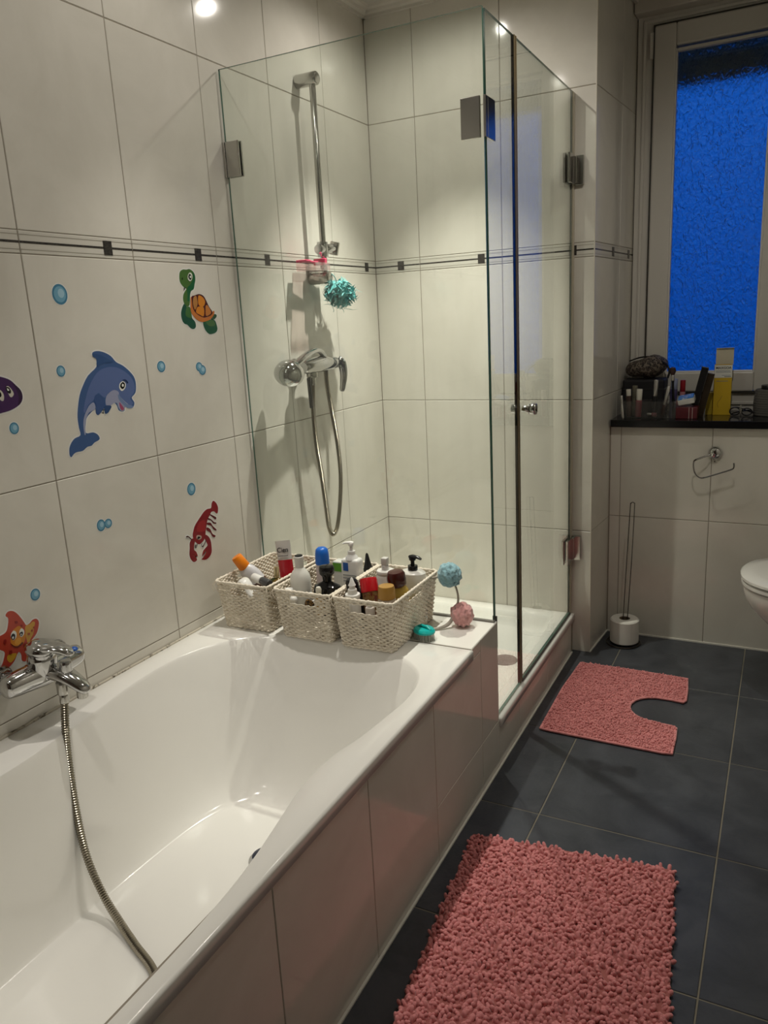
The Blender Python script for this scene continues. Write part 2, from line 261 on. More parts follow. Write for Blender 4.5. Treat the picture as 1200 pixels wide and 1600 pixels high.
def tube(pts, r, n=10, closed=False, cap=True, flat=None):
    """r: number or list per point; flat=(a, b): section scale across the two frame axes"""
    P = [Vector(p) for p in pts]; m = len(P)
    R = r if isinstance(r, (list, tuple)) else [r] * m
    T = []
    for i in range(m):
        if closed: d = P[(i + 1) % m] - P[i - 1]
        else: d = P[min(i + 1, m - 1)] - P[max(i - 1, 0)]
        T.append(d.normalized() if d.length > 1e-9 else Vector((0, 0, 1)))
    ref = Vector((0, 0, 1)) if abs(T[0].z) < 0.9 else Vector((1, 0, 0))
    N = (ref - T[0] * ref.dot(T[0])).normalized(); v, f = [], []
    for i in range(m):
        if i:
            N = N - T[i] * N.dot(T[i])
            N = N.normalized() if N.length > 1e-6 else T[i].orthogonal().normalized()
        B = T[i].cross(N)
        for k in range(n):
            a = 2 * PI * k / n
            ca, sa = math.cos(a), math.sin(a)
            if flat: ca *= flat[0]; sa *= flat[1]
            v.append(P[i] + (N * ca + B * sa) * R[i])
    for i in range(m if closed else m - 1):
        j = (i + 1) % m
        for k in range(n):
            l = (k + 1) % n
            f.append((i * n + k, i * n + l, j * n + l, j * n + k))
    if cap and not closed:
        f.append(tuple(range(n))[::-1]); f.append(tuple((m - 1) * n + k for k in range(n)))
    return v, f
def lathe(prof, n=24, sx=1.0, sy=1.0):
    """profile (r, z) from bottom to top, round the z axis"""
    v, f = [], []
    for r, z in prof:
        for k in range(n):
            a = 2 * PI * k / n; v.append(Vector((r * sx * math.cos(a), r * sy * math.sin(a), z)))
    for i in range(len(prof) - 1):
        for k in range(n):
            l = (k + 1) % n; f.append((i * n + k, i * n + l, (i + 1) * n + l, (i + 1) * n + k))
    f.append(tuple(range(n))[::-1]); f.append(tuple((len(prof) - 1) * n + k for k in range(n)))
    return v, f
def rnd(r, z0, z1, b=0.002):
    """profile of a cylinder with softened ends"""
    return [(max(r - b, 1e-4), z0), (r - b * .3, z0 + b * .3), (r, z0 + b), (r, z1 - b), (r - b * .3, z1 - b * .3), (max(r - b, 1e-4), z1)]
def aim(p, d, roll=0.0):
    q = Vector(d).normalized().to_track_quat('Z', 'Y')
    return Matrix.Translation(Vector(p)) @ q.to_matrix().to_4x4() @ Matrix.Rotation(roll, 4, 'Z')
def cyl(p0, p1, r, b=0.002, n=20):
    p0, p1 = Vector(p0), Vector(p1)
    return xf(lathe(rnd(r, 0, (p1 - p0).length, b), n), aim(p0, p1 - p0))
def ball(c, rx, ry, rz, n=20, m=12):
    v, f = lathe([(max(math.sin(PI * i / m), 1e-4), -math.cos(PI * i / m)) for i in range(m + 1)], n)
    return [Vector((c[0] + p.x * rx, c[1] + p.y * ry, c[2] + p.z * rz)) for p in v], f
def prism(poly, axis, a, b):
    """extrude a 2-D outline along an axis between a and b"""
    n = len(poly)
    def P(p, t):
        return {'x': (t, p[0], p[1]), 'y': (p[0], t, p[1]), 'z': (p[0], p[1], t)}[axis]
    v = [P(p, a) for p in poly] + [P(p, b) for p in poly]
    ar = sum(poly[i][0] * poly[(i + 1) % n][1] - poly[(i + 1) % n][0] * poly[i][1] for i in range(n))
    f = [tuple(range(n)), tuple(range(n, 2 * n))[::-1]] + [(i, i + n, (i + 1) % n + n, (i + 1) % n) for i in range(n)]
    flip = (ar > 0) != (b < a)
    if axis == 'y': flip = not flip
    if flip: f = [q[::-1] for q in f]
    return v, f
TILE_CACHE = {}; TILE_M = {}
def tile(name, parent, o, u, v, n, w, h, t, m, bev=0.0012, smooth=False):
    """one wall or floor tile: slab from corner o along u and v, face raised along n, edges eased"""
    o, u, v, n = Vector(o), Vector(u), Vector(v), Vector(n)
    B = Matrix(((u.x, v.x, n.x, o.x), (u.y, v.y, n.y, o.y), (u.z, v.z, n.z, o.z), (0, 0, 0, 1)))
    key = (name, round(w, 4), round(h, 4), round(t, 4), m.name)
    if key not in TILE_CACHE:
        b = bev
        vs = [(0, 0, -t), (w, 0, -t), (w, h, -t), (0, h, -t), (0, 0, -b), (w, 0, -b), (w, h, -b), (0, h, -b), (b, b, 0), (w - b, b, 0), (w - b, h - b, 0), (b, h - b, 0)]
        fs = [(3, 2, 1, 0), (0, 1, 5, 4), (1, 2, 6, 5), (2, 3, 7, 6), (3, 0, 4, 7), (4, 5, 9, 8), (5, 6, 10, 9), (6, 7, 11, 10), (7, 4, 8, 11), (8, 9, 10, 11)]
        me = bpy.data.meshes.new(name); me.from_pydata(vs, [], fs); me.materials.append(m); me.update(); TILE_CACHE[key] = me
    ob = bpy.data.objects.new(name, TILE_CACHE[key]); COL.objects.link(ob); ob.parent = parent
    B.translation = B.translation - (wbase(parent) if parent else Vector())
    ob.matrix_local = B; TILE_M[ob.name] = B.copy()
    return ob
def struct(name, vf, m, parent=None):
    o = mk(name, vf, m, parent)
    if parent is None: o['kind'] = 'structure'
    return o

# ================================================================ materials
M_TILE = mat('cream_wall_tile', (0.70, 0.675, 0.61), 0.10, noise=(3.5, (0.64, 0.615, 0.55), 0.36, 0.62), bump=(6.0, 0.05, 0.004))
M_STRIP = mat('cream_border_tile', (0.62, 0.60, 0.54), 0.15)
M_GROUT = mat('wall_grout', (0.30, 0.265, 0.215), 0.9)
M_DECO = mat('dark_decor_glaze', (0.022, 0.020, 0.020), 0.18, noise=(220, (0.05, 0.045, 0.04), 0.45, 0.6))
M_DECOL = mat('grey_decor_line', (0.33, 0.31, 0.26), 0.3)
M_FLOOR = mat('slate_floor_tile', (0.064, 0.069, 0.081), 0.33, noise=(9, (0.038, 0.042, 0.050), 0.35, 0.68), bump=(120, 0.22, 0.002))
M_FGROUT = mat('floor_grout', (0.20, 0.18, 0.14), 0.9)
M_SIL = mat('white_silicone', (0.72, 0.70, 0.64), 0.4)
M_SILOLD = mat('stained_silicone', (0.50, 0.46, 0.38), 0.5, noise=(70, (0.10, 0.08, 0.05), 0.36, 0.46))
M_PAINT = mat('ceiling_paint', (0.55, 0.52, 0.46), 0.55)
M_PANELP = mat('ceiling_panel', (0.50, 0.48, 0.43), 0.35)
M_ENAMEL = mat('white_enamel', (0.88, 0.87, 0.83), 0.13, coat=0.3)
M_CERAM = mat('white_ceramic', (0.82, 0.81, 0.78), 0.1, coat=0.4)
M_CHROME = mat('chrome', (0.58, 0.58, 0.58), 0.08, metal=1.0)
M_CHROMED = mat('worn_chrome', (0.50, 0.49, 0.46), 0.16, metal=1.0)
M_HOSE = mat('hose_metal', (0.34, 0.31, 0.25), 0.25, metal=1.0)
M_BLACK = mat('black_plastic', (0.012, 0.012, 0.013), 0.25)
M_RUBBER = mat('dark_seal', (0.05, 0.047, 0.04), 0.5)
M_BRONZE = mat('bronze_seal', (0.17, 0.13, 0.07), 0.35)
M_WHITE = mat('white_plastic', (0.80, 0.79, 0.76), 0.3)
M_PVC = mat('window_pvc', (0.62, 0.60, 0.55), 0.35)
M_STONE = mat('black_stone', (0.008, 0.008, 0.009), 0.12)
M_GLASS = glass_mat('shower_glass', (0.93, 0.955, 0.93), haze=0.02)
M_GEDGE = mat('green_glass_edge', (0.05, 0.13, 0.10), 0.15)
M_ACRYL = glass_mat('clear_plastic', (0.90, 0.91, 0.90), haze=0.05)
M_WIRE = mat('dark_wire', (0.10, 0.09, 0.08), 0.3, metal=1.0)

# ================================================================ room
XV, YV, ZV = Vector((1, 0, 0)), Vector((0, 1, 0)), Vector((0, 0, 1))
YB = 1.527                                  # shower back wall
YS = [-2.159, -1.823, -1.487, -1.1505, -0.815, -0.479, -0.1436, 0.192, 0.5272, 0.8626, 1.198, 1.527]
ZROW = [(0.0, 0.4972), (0.4996, 1.0002), (1.0026, 1.505), (1.5565, 2.0559), (2.0583, 2.45)]
G = 0.0012
def wall_strip(parent, o, u, n, w, first, blocks):
    """one border tile: cream slab, dark centre line and fine edge lines, dark square blocks"""
    t = tile('border_tile', parent, o, u, ZV, n, w, 0.0475, 0.008, M_STRIP)
    o, u, n = Vector(o), Vector(u), Vector(n)
    def bar(name, a, b, z0, z1, p, m):
        P = [o + u * s + ZV * z + n * d for d in (-0.0002, p) for z in (z0, z1) for s in (a, b)]
        inv = TILE_M[t.name].inverted(); bb = wbase(parent)
        mk(name, ([inv @ (q - bb) for q in P], [(0, 1, 3, 2), (4, 6, 7, 5), (0, 4, 5, 1), (2, 3, 7, 6), (0, 2, 6, 4), (1, 5, 7, 3)]), m, t, local=True)
    bar('centre_line', 0.0, w, 0.0212, 0.0262, 0.0004, M_DECO)
    bar('edge_line', 0.0, w, 0.0072, 0.0088, 0.0003, M_DECOL)
    bar('edge_line', 0.0, w, 0.0385, 0.0401, 0.0003, M_DECOL)
    for c in blocks:
        bar('dark_block', c - 0.0135, c + 0.0135, 0.007, 0.0405, 0.0012, M_DECO)
# --- left wall
wl = struct('wall_left', box(-0.12, -2.2, 0, -0.0016, 2.05, 2.5), M_GROUT)
for i in range(len(YS) - 1):
    a, b = YS[i] + G, YS[i + 1] - G
    for z0, z1 in ZROW:
        tile('wall_tile', wl, (0, b, z0), -YV, ZV, XV, b - a, z1 - z0, 0.0015, M_TILE)
    wall_strip(wl, (0, b, 1.5072), -YV, XV, b - a, 0, [b - (YS[i] + 0.2525)] if YS[i] + 0.27 < YB else [b - 1.452])
# --- shower back wall and the pier it runs into
px0, px1 = 0.8690, 0.9115                   # pier corner at the shower wall, and at the window
wb = struct('wall_back', prism([(-0.1, YB + 0.0016), (px0 - 0.0016, YB + 0.0016), (px1 - 0.0016, 2.12), (-0.1, 2.12)], 'z', 0, 2.5), M_GROUT)
XS = [0.0, 0.1955, 0.531, px0]
for i in range(3):
    a, b = XS[i] + G, XS[i + 1] - (G if i < 2 else 0)
    for z0, z1 in ZROW:
        tile('wall_tile', wb, (a, YB, z0), XV, ZV, -YV, b - a, z1 - z0, 0.0015, M_TILE)
    wall_strip(wb, (a, YB, 1.5072), XV, -YV, b - a, 0, [[0.112], [0.449 - a], [0.793 - a]][i])
# --- pier side
su = Vector((px1 - px0, 2.12 - YB, 0)).normalized(); sn = Vector((su.y, -su.x, 0))
wn_ = struct('wall_niche', prism([(px0 - 0.012, YB + 0.004), (px0 - 0.0016, YB + 0.002), (px1 - 0.0016, 2.12), (px1 - 0.012, 2.12)], 'z', 0, 2.49), M_GROUT)
Ls = (Vector((px1, 2.12, 0)) - Vector((px0, YB, 0))).length
for a, b in ((0.0, 0.3343), (0.3367, Ls)):
    o = Vector((px0, YB, 0)) + su * a
    for z0, z1 in ZROW:
        tile('wall_tile', wn_, o + ZV * z0, su, ZV, sn, b - a, z1 - z0, 0.0015, M_TILE)
    wall_strip(wn_, o + ZV * 1.5072, su, sn, b - a, 0, [0.24] if a == 0 else [0.13])
# --- wall below the window
YW = 1.768
ww = struct('wall_window', join(box(0.86, YW + 0.0016, 0, 2.0, 2.12, 0.868), box(1.50, YW + 0.0016, 0.868, 2.0, 2.12, 2.5), box(0.9, 2.03, 2.40, 1.5, 2.12, 2.5)), M_GROUT)
for x0, x1 in ((0.8895, 0.9305), (0.9305, 1.266), (1.266, 1.6015), (1.6015, 1.95)):
    for z0, z1 in ((0.0, 0.5045), (0.507, 0.868)):
        tile('wall_tile', ww, (x0 + G, YW, z0), XV, ZV, -YV, x1 - x0 - 2 * G, z1 - z0, 0.0015, M_TILE)
for x0, x1 in ((1.5, 1.6015), (1.6015, 1.95)):
    for z0, z1 in ((0.90, 1.40), (1.4025, 1.90), (1.9025, 2.45)):
        tile('wall_tile', ww, (x0 + G, YW, z0), XV, ZV, -YV, x1 - x0 - 2 * G, z1 - z0, 0.0015, M_TILE)
# --- walls the photograph does not show: plain
wr = struct('wall_right', box(1.9516, -2.2, 0, 2.05, 2.12, 2.5), M_GROUT)
for i in range(12):
    y0 = YW - 0.3355 * (i + 1)
    for z0, z1 in ((0.0, 0.5045), (0.507, 1.01), (1.0125, 1.515), (1.5175, 2.02), (2.0225, 2.45)):
        tile('wall_tile', wr, (1.95, max(y0, -2.2) + G, z0), YV, ZV, -XV, YW - 0.3355 * i - max(y0, -2.2) - 2 * G, z1 - z0, 0.0015, M_TILE)
struct('wall_front', box(-0.12, -2.3, 0, 2.05, -2.2, 2.5), mat('brown_door_wall', (0.10, 0.065, 0.045), 0.45))
# --- floor
fl = struct('floor', box(-0.1, -2.2, -0.1, 2.0, 2.12, -0.0018), M_FGROUT)
FX = [0.528, 0.9755, 1.4225, 1.87, 2.0]; FY = [-2.2, -1.79, -1.342, -0.895, -0.449, -0.004, 0.4435, 0.894, 1.343, 1.768]
for i in range(len(FX) - 1):
    for j in range(len(FY) - 1):
        tile('floor_tile', fl, (FX[i] + 0.0018, FY[j] + 0.0018, 0), XV, YV, ZV, FX[i + 1] - FX[i] - 0.0036, FY[j + 1] - FY[j] - 0.0036, 0.0018, M_FLOOR)
# --- ceiling with its mouldings
ce = struct('ceiling', box(-0.1, -2.2, 2.45, 2.05, 2.12, 2.55), M_PAINT)
for k in range(11):
    x0 = 0.0 + 0.19 * k
    tile('ceiling_panel', ce, (x0 + 0.001, -2.2, 2.447), XV, YV, -ZV, 0.188, 4.3, 0.003, M_PANELP)
def mould(name, p0, p1, d):
    """stepped ceiling moulding along p0-p1, projecting along d"""
    p0, p1, d = Vector(p0), Vector(p1), Vector(d).normalized()
    prof = [(0, 0), (0, -0.028), (0.012, -0.028), (0.014, -0.020), (0.026, -0.016), (0.030, -0.009), (0.046, -0.007), (0.050, 0.0)]
    v = [p + d * a + ZV * b for p in (p0, p1) for a, b in prof]; n = len(prof)
    f = [(i, (i + 1) % n, (i + 1) % n + n, i + n) for i in range(n)] + [tuple(range(n))[::-1], tuple(range(n, 2 * n))]
    return struct(name, (v, f), M_PAINT)
mould('trim_1', (0, -2.2, 2.447), (0, YB, 2.447), XV)
mould('trim_2', (0, YB, 2.447), (px0, YB, 2.447), -YV)
mould('trim_3', Vector((px0, YB, 2.447)), Vector((px1, 2.05, 2.447)), sn)
struct('trim_4', box(0.905, 1.985, 2.385, 1.50, 2.05, 2.447, 0.004), M_PAINT)
# floor joint along walls and bath front
struct('trim_5', box(0.8035, -1.5, -0.001, 0.8095, 1.50, 0.0045), M_SIL)
struct('trim_6', box(0.8895, YW - 0.004, -0.001, 1.95, YW, 0.006), M_SIL)
o = mk('trim_7', tube([(px0 + 0.001, YB, 0.002), (0.8895, YW, 0.002)], 0.004, 6), M_SIL); o['kind'] = 'structure'
o = mk('trim_8', tube([(px0, YB, 0.01), (px0, YB, 2.44)], 0.0022, 6), mat('corner_profile', (0.66, 0.62, 0.54), 0.3)); o['kind'] = 'structure'

# --- window
w1 = bpy.data.objects.new('window_1', None); COL.objects.link(w1); w1.location = (0.913, 2.05, 0.90); w1['kind'] = 'structure'
def ring(x0, x1, z0, z1, w, y0, y1, bev=0.003):
    return join(box(x0, y0, z0, x0 + w, y1, z1, bev), box(x1 - w, y0, z0, x1, y1, z1, bev), box(x0 + w, y0, z0, x1 - w, y1, z0 + w, bev), box(x0 + w, y0, z1 - w, x1 - w, y1, z1, bev))
mk('window_frame', ring(0.910, 1.54, 0.8985, 2.388, 0.078, 2.047, 2.11), M_PVC, w1)
mk('window_frame', ring(0.932, 1.52, 0.925, 2.372, 0.012, 2.040, 2.050, 0.002), M_PVC, w1)
mk('sash', ring(0.974, 1.462, 0.978, 2.345, 0.078, 2.030, 2.095, 0.006), M_PVC, w1)
mk('glazing_bead', ring(1.046, 1.390, 1.050, 2.258, 0.012, 2.036, 2.060, 0.003), mat('glazing_bead', (0.66, 0.64, 0.60), 0.3), w1)
mk('sash_gasket', ring(0.968, 1.468, 0.970, 2.351, 0.008, 2.036, 2.06, 0.001), M_RUBBER, w1)
mk('window_hinge', join(box(0.957, 2.030, 2.235, 0.966, 2.042, 2.325, 0.002), box(0.9665, 2.032, 2.235, 0.9695, 2.040, 2.325)), [M_PVC, M_RUBBER], w1)
def window_pane_material():
    m = bpy.data.materials.new('hammered_obscure_glass'); m.use_nodes = True; t = m.node_tree; p = t.nodes['Principled BSDF']
    p.inputs['Base Color'].default_value = (0.86, 0.93, 1.0, 1); p.inputs['Transmission Weight'].default_value = 1.0
    p.inputs['Roughness'].default_value = 0.06; p.inputs['IOR'].default_value = 1.45
    g = t.nodes.new('ShaderNodeNewGeometry'); mp = t.nodes.new('ShaderNodeMapping'); mp.inputs['Scale'].default_value = (1.0, 1.0, 0.6)
    v = t.nodes.new('ShaderNodeTexNoise'); v.inputs['Scale'].default_value = 70; v.inputs['Detail'].default_value = 1.5; v.inputs['Distortion'].default_value = 0.8
    b = t.nodes.new('ShaderNodeBump'); b.inputs['Strength'].default_value = 1.0; b.inputs['Distance'].default_value = 0.017
    t.links.new(g.outputs['Position'], mp.inputs[0]); t.links.new(mp.outputs[0], v.inputs['Vector'])
    t.links.new(v.outputs['Fac'], b.inputs['Height']); t.links.new(b.outputs[0], p.inputs['Normal'])
    tr = t.nodes.new('ShaderNodeBsdfTransparent'); tr.inputs[0].default_value = (0.80, 0.88, 0.95, 1); mx_ = t.nodes.new('ShaderNodeMixShader'); mx_.inputs[0].default_value = 0.45
    t.links.new(p.outputs[0], mx_.inputs[1]); t.links.new(tr.outputs[0], mx_.inputs[2]); t.links.new(mx_.outputs[0], t.nodes['Material Output'].inputs[0])
    return m
mk('pane', box(1.052, 2.062, 1.056, 1.385, 2.067, 2.252), window_pane_material(), w1)
mk('shutter_box', join(box(0.93, 2.13, 2.155, 1.53, 2.2, 2.235, 0.004), box(0.93, 2.16, 2.245, 1.53, 2.2, 2.40)), mat('shutter_grey', (0.50, 0.50, 0.42), 0.7), w1)
sill = mk('windowsill', box(0.8925, 1.742, 0.871, 1.95, 2.048, 0.899, 0.002), M_STONE)
tag(sill, 'black polished stone windowsill below the blue window', 'windowsill')

# --- ceiling spots (the lamps that light the room)
for k, (xx, yy, pw) in enumerate(zip((0.4, 0.4, 0.4, 0.4, 1.35), (1.11, 0.23, -0.65, -1.53, 0.62), SPOT_POWER)):
    t = thing('ceiling_spotlight', ['round recessed ceiling spotlight above the shower tray', 'round recessed ceiling spotlight above the baskets', 'round recessed ceiling spotlight above the bath mixer', 'round recessed ceiling spotlight nearest the room door', 'round recessed ceiling spotlight in front of the toilet'][k], 'spotlight', (xx, yy, 2.44), 'row of recessed ceiling spotlights')
    mk('trim_ring', lathe([(0.0195, -0.001), (0.042, -0.001), (0.044, 0.004), (0.044, 0.006), (0.0195, 0.006)], 28), M_CHROME, t, True, local=True)
    mk('lens', lathe([(0.0005, 0.0005), (0.019, 0.0005), (0.019, 0.003), (0.0005, 0.003)], 24), emat('lamp_lens_%d' % k, (1.0, 0.88, 0.70), 60.0), t, True, local=True)
    # reflector lamp: a bright core beam and a weaker wide spill
    for pq, ang in zip(pw, SPOT_ANGLE[k]):
        ld = bpy.data.lights.new('spot_beam', 'SPOT'); ld.energy = pq; ld.color = SPOT_COLOR; ld.spot_size = math.radians(ang); ld.spot_blend = 1.0 if ang < 100 else 0.6; ld.shadow_soft_size = 0.015
        lo = bpy.data.objects.new('spot_beam', ld); COL.objects.link(lo); lo.parent = t; lo.location = (0, 0, -0.017)

# ================================================================ bath
def loft_tub(outer, inner, floor_fn, prof, z_rim, depth, lip, seat=None):
    """outer: rectangle (x0,y0,x1,y1); inner: closed outline; rings go down along prof [(s, d)] to floor_fn(angle point)"""
    x0, y0, x1, y1 = outer; n = len(inner)
    cx, cy = (x0 + x1) / 2, (y0 + y1) / 2
    out = []
    for p in inner:
        dx, dy = p[0] - cx, p[1] - cy
        t = min((x1 - cx) / abs(dx) if dx else 9e9, (y1 - cy) / abs(dy) if dy else 9e9)
        out.append([cx + dx * t, cy + dy * t])
    for c in ((x0, y0), (x1, y0), (x1, y1), (x0, y1)):
        k = min(range(n), key=lambda i: (out[i][0] - c[0]) ** 2 + (out[i][1] - c[1]) ** 2); out[k] = list(c)
    fl_ = [floor_fn(p) for p in inner]
    rings = []
    e = 0.006
    def shrink(p, d):
        return (min(max(p[0], x0 + d), x1 - d), min(max(p[1], y0 + d), y1 - d))
    rings.append([(*shrink(p, 0.02), z_rim - lip) for p in out])
    rings.append([(*p, z_rim - lip) for p in out])
    rings.append([(*p, z_rim - e) for p in out])
    rings.append([(*shrink(p, e * .3), z_rim - e * .3) for p in out])
    rings.append([(*shrink(p, e), z_rim) for p in out])
    for s, d in prof:
        rings.append([(a[0] + (b[0] - a[0]) * s, a[1] + (b[1] - a[1]) * s, z_rim - depth * d) for a, b in zip(inner, fl_)])
    fcx = sum(p[0] for p in fl_) / n; fcy = sum(p[1] for p in fl_) / n
    for s in (0.75, 0.45, 0.12):
        rings.append([(fcx + (p[0] - fcx) * s, fcy + (p[1] - fcy) * s, z_rim - depth - 0.004 * (1 - s)) for p in fl_])
    v = [q for r in rings for q in r]; f = []
    for i in range(len(rings) - 1):
        for k in range(n):
            l = (k + 1) % n; f.append((i * n + k, i * n + l, (i + 1) * n + l, (i + 1) * n + k))
    f.append(tuple((len(rings) - 1) * n + k for k in range(n)))
    return v, f
ZR = 0.468
op = [(.40, .335), (.30, .333), (.215, .305), (.135, .235), (.092, .14), (.074, .05), (.080, -.09), (.100, -.21), (.124, -.40), (.131, -.50), (.122, -.65), (.10, -.80), (.09, -.95), (.10, -1.09), (.16, -1.18), (.28, -1.215), (.40, -1.22), (.55, -1.21), (.68, -1.16), (.76, -1.04), (.776, -.90), (.778, -.74), (.774, -.60), (.762, -.49), (.747, -.41), (.728, -.31), (.721, -.24), (.725, -.17), (.742, -.09), (.755, .016), (.762, .10), (.752, .19), (.715, .265), (.640, .315), (.52, .333)]
op = [(p.x, p.y) for p in catmull([(a, b, 0) for a, b in op], 4, True)]
def bath_floor(p):
    a = math.atan2((p[1] + 0.44) / 0.775, (p[0] - 0.42) / 0.35); c, s = math.cos(a), math.sin(a); e = 2 / 3.4
    return (0.415 + 0.228 * math.copysign(abs(c) ** e, c), -0.43 + 0.545 * math.copysign(abs(s) ** e, s))
bath = thing('bathtub', 'white built-in bathtub with a curved rim along the tiled wall', 'bathtub', (0.4, -0.43, 0.0))
BP = [(0, 0), (.008, .0015), (.022, .007), (.045, .022), (.09, .065), (.20, .18), (.34, .36), (.48, .56), (.60, .73), (.70, .85), (.79, .925), (.88, .972), (.95, .993), (1, 1)]
mk('tub', loft_tub((0.0, -1.285, 0.808, 0.415), op, bath_floor, BP, ZR, ZR - 0.075, 0.030), M_ENAMEL, bath, 'all')
dr = mk('drain', xf(lathe([(0.0385, 0), (0.040, 0.003), (0.034, 0.004), (0.033, 0.002)], 28), Matrix.Translation((0.452, -0.085, 0.0735))), M_CHROME, bath, True)
mk('drain_plug', xf(lathe([(0.012, 0.0), (0.012, 0.007), (0.030, 0.008), (0.031, 0.012), (0.028, 0.014), (0.010, 0.016)], 28), Matrix.Translation((0.452, -0.085, 0.0755))), mat('dark_plug', (0.04, 0.05, 0.08), 0.2, metal=0.8), bath, True)
o = mk('trim_9', tube([(0.003, -1.28, ZR + .001), (0.003, 0.62, ZR + .001)], 0.0045, 6), M_SILOLD); o['kind'] = 'structure'

# bath panel and the tiled ledge behind the bath: one masonry surround, its tiles are parts
sur = struct('trim_10', join(box(0.745, -1.285, 0, 0.8015, 0.6235, 0.434), box(0.0, 0.4165, 0, 0.8015, 0.6235, 0.4665), box(0.745, 0.6235, 0, 0.8015, YB, 0.132)), M_GROUT)
PY = [-1.285, -1.17, -0.838, -0.505, -0.173, 0.158, 0.482, 0.6245]
PX = 0.803
def ptile(y0, y1, z0, z1):
    tile('panel_tile', sur, (PX, y0 + .001, z0), YV, ZV, XV, y1 - y0 - .002, z1 - z0, 0.0015, M_TILE)
for i in range(7):
    y0, y1 = PY[i], PY[i + 1]; top = 0.434 if i < 6 else 0.4665
    if i < 5: ptile(y0, y1, 0.003, top)
    else: ptile(y0, y1, 0.003, 0.153); ptile(y0, y1, 0.155, top if i < 6 else 0.4665)
tile('panel_tile', sur, (PX, 0.4165, 0.4355), YV, ZV, XV, 0.0655, 0.031, 0.0015, M_TILE)
for y0, y1 in ((0.6245, 0.82), (0.82, 1.155), (1.155, 1.50)): ptile(y0, y1, 0.003, 0.130)
for x0, x1 in ((0.0, 0.133), (0.133, 0.468), (0.468, PX)):
    tile('ledge_tile', sur, (x0 + .001, 0.4175, 0.468), XV, YV, ZV, x1 - x0 - .002, 0.206, 0.0015, mat('white_ledge_tile', (0.86, 0.85, 0.80), 0.15))
for x0, x1 in ((0.0, 0.133), (0.133, 0.468), (0.468, PX)):
    tile('ledge_tile', sur, (x1 - .001, 0.625, 0.133), -XV, ZV, YV, x1 - x0 - .002, 0.334, 0.0015, M_TILE)

# ================================================================ shower tray
tray = thing('shower_tray', 'white low shower tray with a raised rim behind the glass', 'shower tray', (0.4, 1.08, 0.0))
ti = [(.06, .72), (.10, .69), (.40, .685), (.70, .69), (.748, .73), (.755, 1.08), (.748, 1.42), (.70, 1.462), (.40, 1.467), (.10, 1.462), (.052, 1.42), (.045, 1.08)]
ti = [(p.x, p.y) for p in catmull([(a, b, 0) for a, b in ti], 5, True)]
def tray_floor(p): return (0.40 + (p[0] - 0.40) * 0.90, 1.08 + (p[1] - 1.08) * 0.90)
tv = loft_tub((0.002, 0.6275, 0.810, YB - .002), ti[::-1], tray_floor, [(0, 0), (.05, .01), (.15, .05), (.35, .28), (.6, .68), (.8, .9), (1, 1)], 0.160, 0.055, 0.028)
mk('tray_basin', tv, M_ENAMEL, tray, 'all')
mk('drain_cover', xf(lathe([(0.044, 0), (0.045, 0.002), (0.043, 0.005), (0.030, 0.0065), (0.002, 0.007)], 28), Matrix.Translation((0.655, 1.125, 0.1035))), mat('grey_drain', (0.30, 0.30, 0.29), 0.35, metal=0.6), tray, True)

# ================================================================ glass enclosure
enc = thing('shower_enclosure', 'frameless glass shower enclosure with chrome hinges above the low tray', 'shower screen', (0.793, 0.62, 0.16))
def pane_box(name, x0, y0, z0, x1, y1, z1, parent, axis):
    v, f = box(x0, y0, z0, x1, y1, z1)
    me = []
    for q in f:
        c = [Vector(v[i]) for i in q]; n = (c[1] - c[0]).cross(c[2] - c[0]).normalized()
        me.append(0 if abs(n[axis]) > 0.9 else 1)
    return mk(name, (v, f, me), [M_GLASS, M_GEDGE], parent)
ep = pane_box('end_panel', 0.006, 0.608, 0.472, 0.7965, 0.615, 2.040, enc, 1)
cp = pane_box('corner_panel', 0.790, 0.6265, 0.166, 0.797, 0.852, 2.040, enc, 0)
dp = pane_box('glass_door', 0.790, 0.872, 0.172, 0.797, 1.492, 2.040, enc, 0)
mk('door_seal', join(box(0.7885, 0.852, 0.166, 0.7985, 0.861, 2.042), box(0.785, 0.866, 0.166, 0.7985, 0.8725, 2.042)), [M_BRONZE], dp)
mk('door_seal', box(0.786, 0.861, 0.166, 0.797, 0.866, 2.042), M_RUBBER, dp)
mk('door_seal', box(0.7895, 1.492, 0.172, 0.7975, 1.505, 2.040), mat('old_clear_seal', (0.42, 0.38, 0.28), 0.4, alpha=0.75), dp)
mk('door_seal', box(0.7875, 0.874, 0.162, 0.7995, 1.50, 0.171), M_RUBBER, dp)
mk('wall_profile', box(0.7885, 1.507, 0.162, 0.7985, 1.5268, 2.040, 0.001), mat('beige_profile', (0.45, 0.41, 0.33), 0.35), enc)
mk('panel_seal', box(0.006, 0.6065, 0.4682, 0.799, 0.6165, 0.4735), mat('grey_seal', (0.20, 0.19, 0.17), 0.5), ep)
mk('panel_seal', box(0.7885, 0.6245, 0.385, 0.8015, 0.6285, 0.482), M_RUBBER, cp)
def plates(name, parts, parent):
    mk(name, join(*[box(*p, 0.0015) for p in parts]), M_CHROMED, parent)
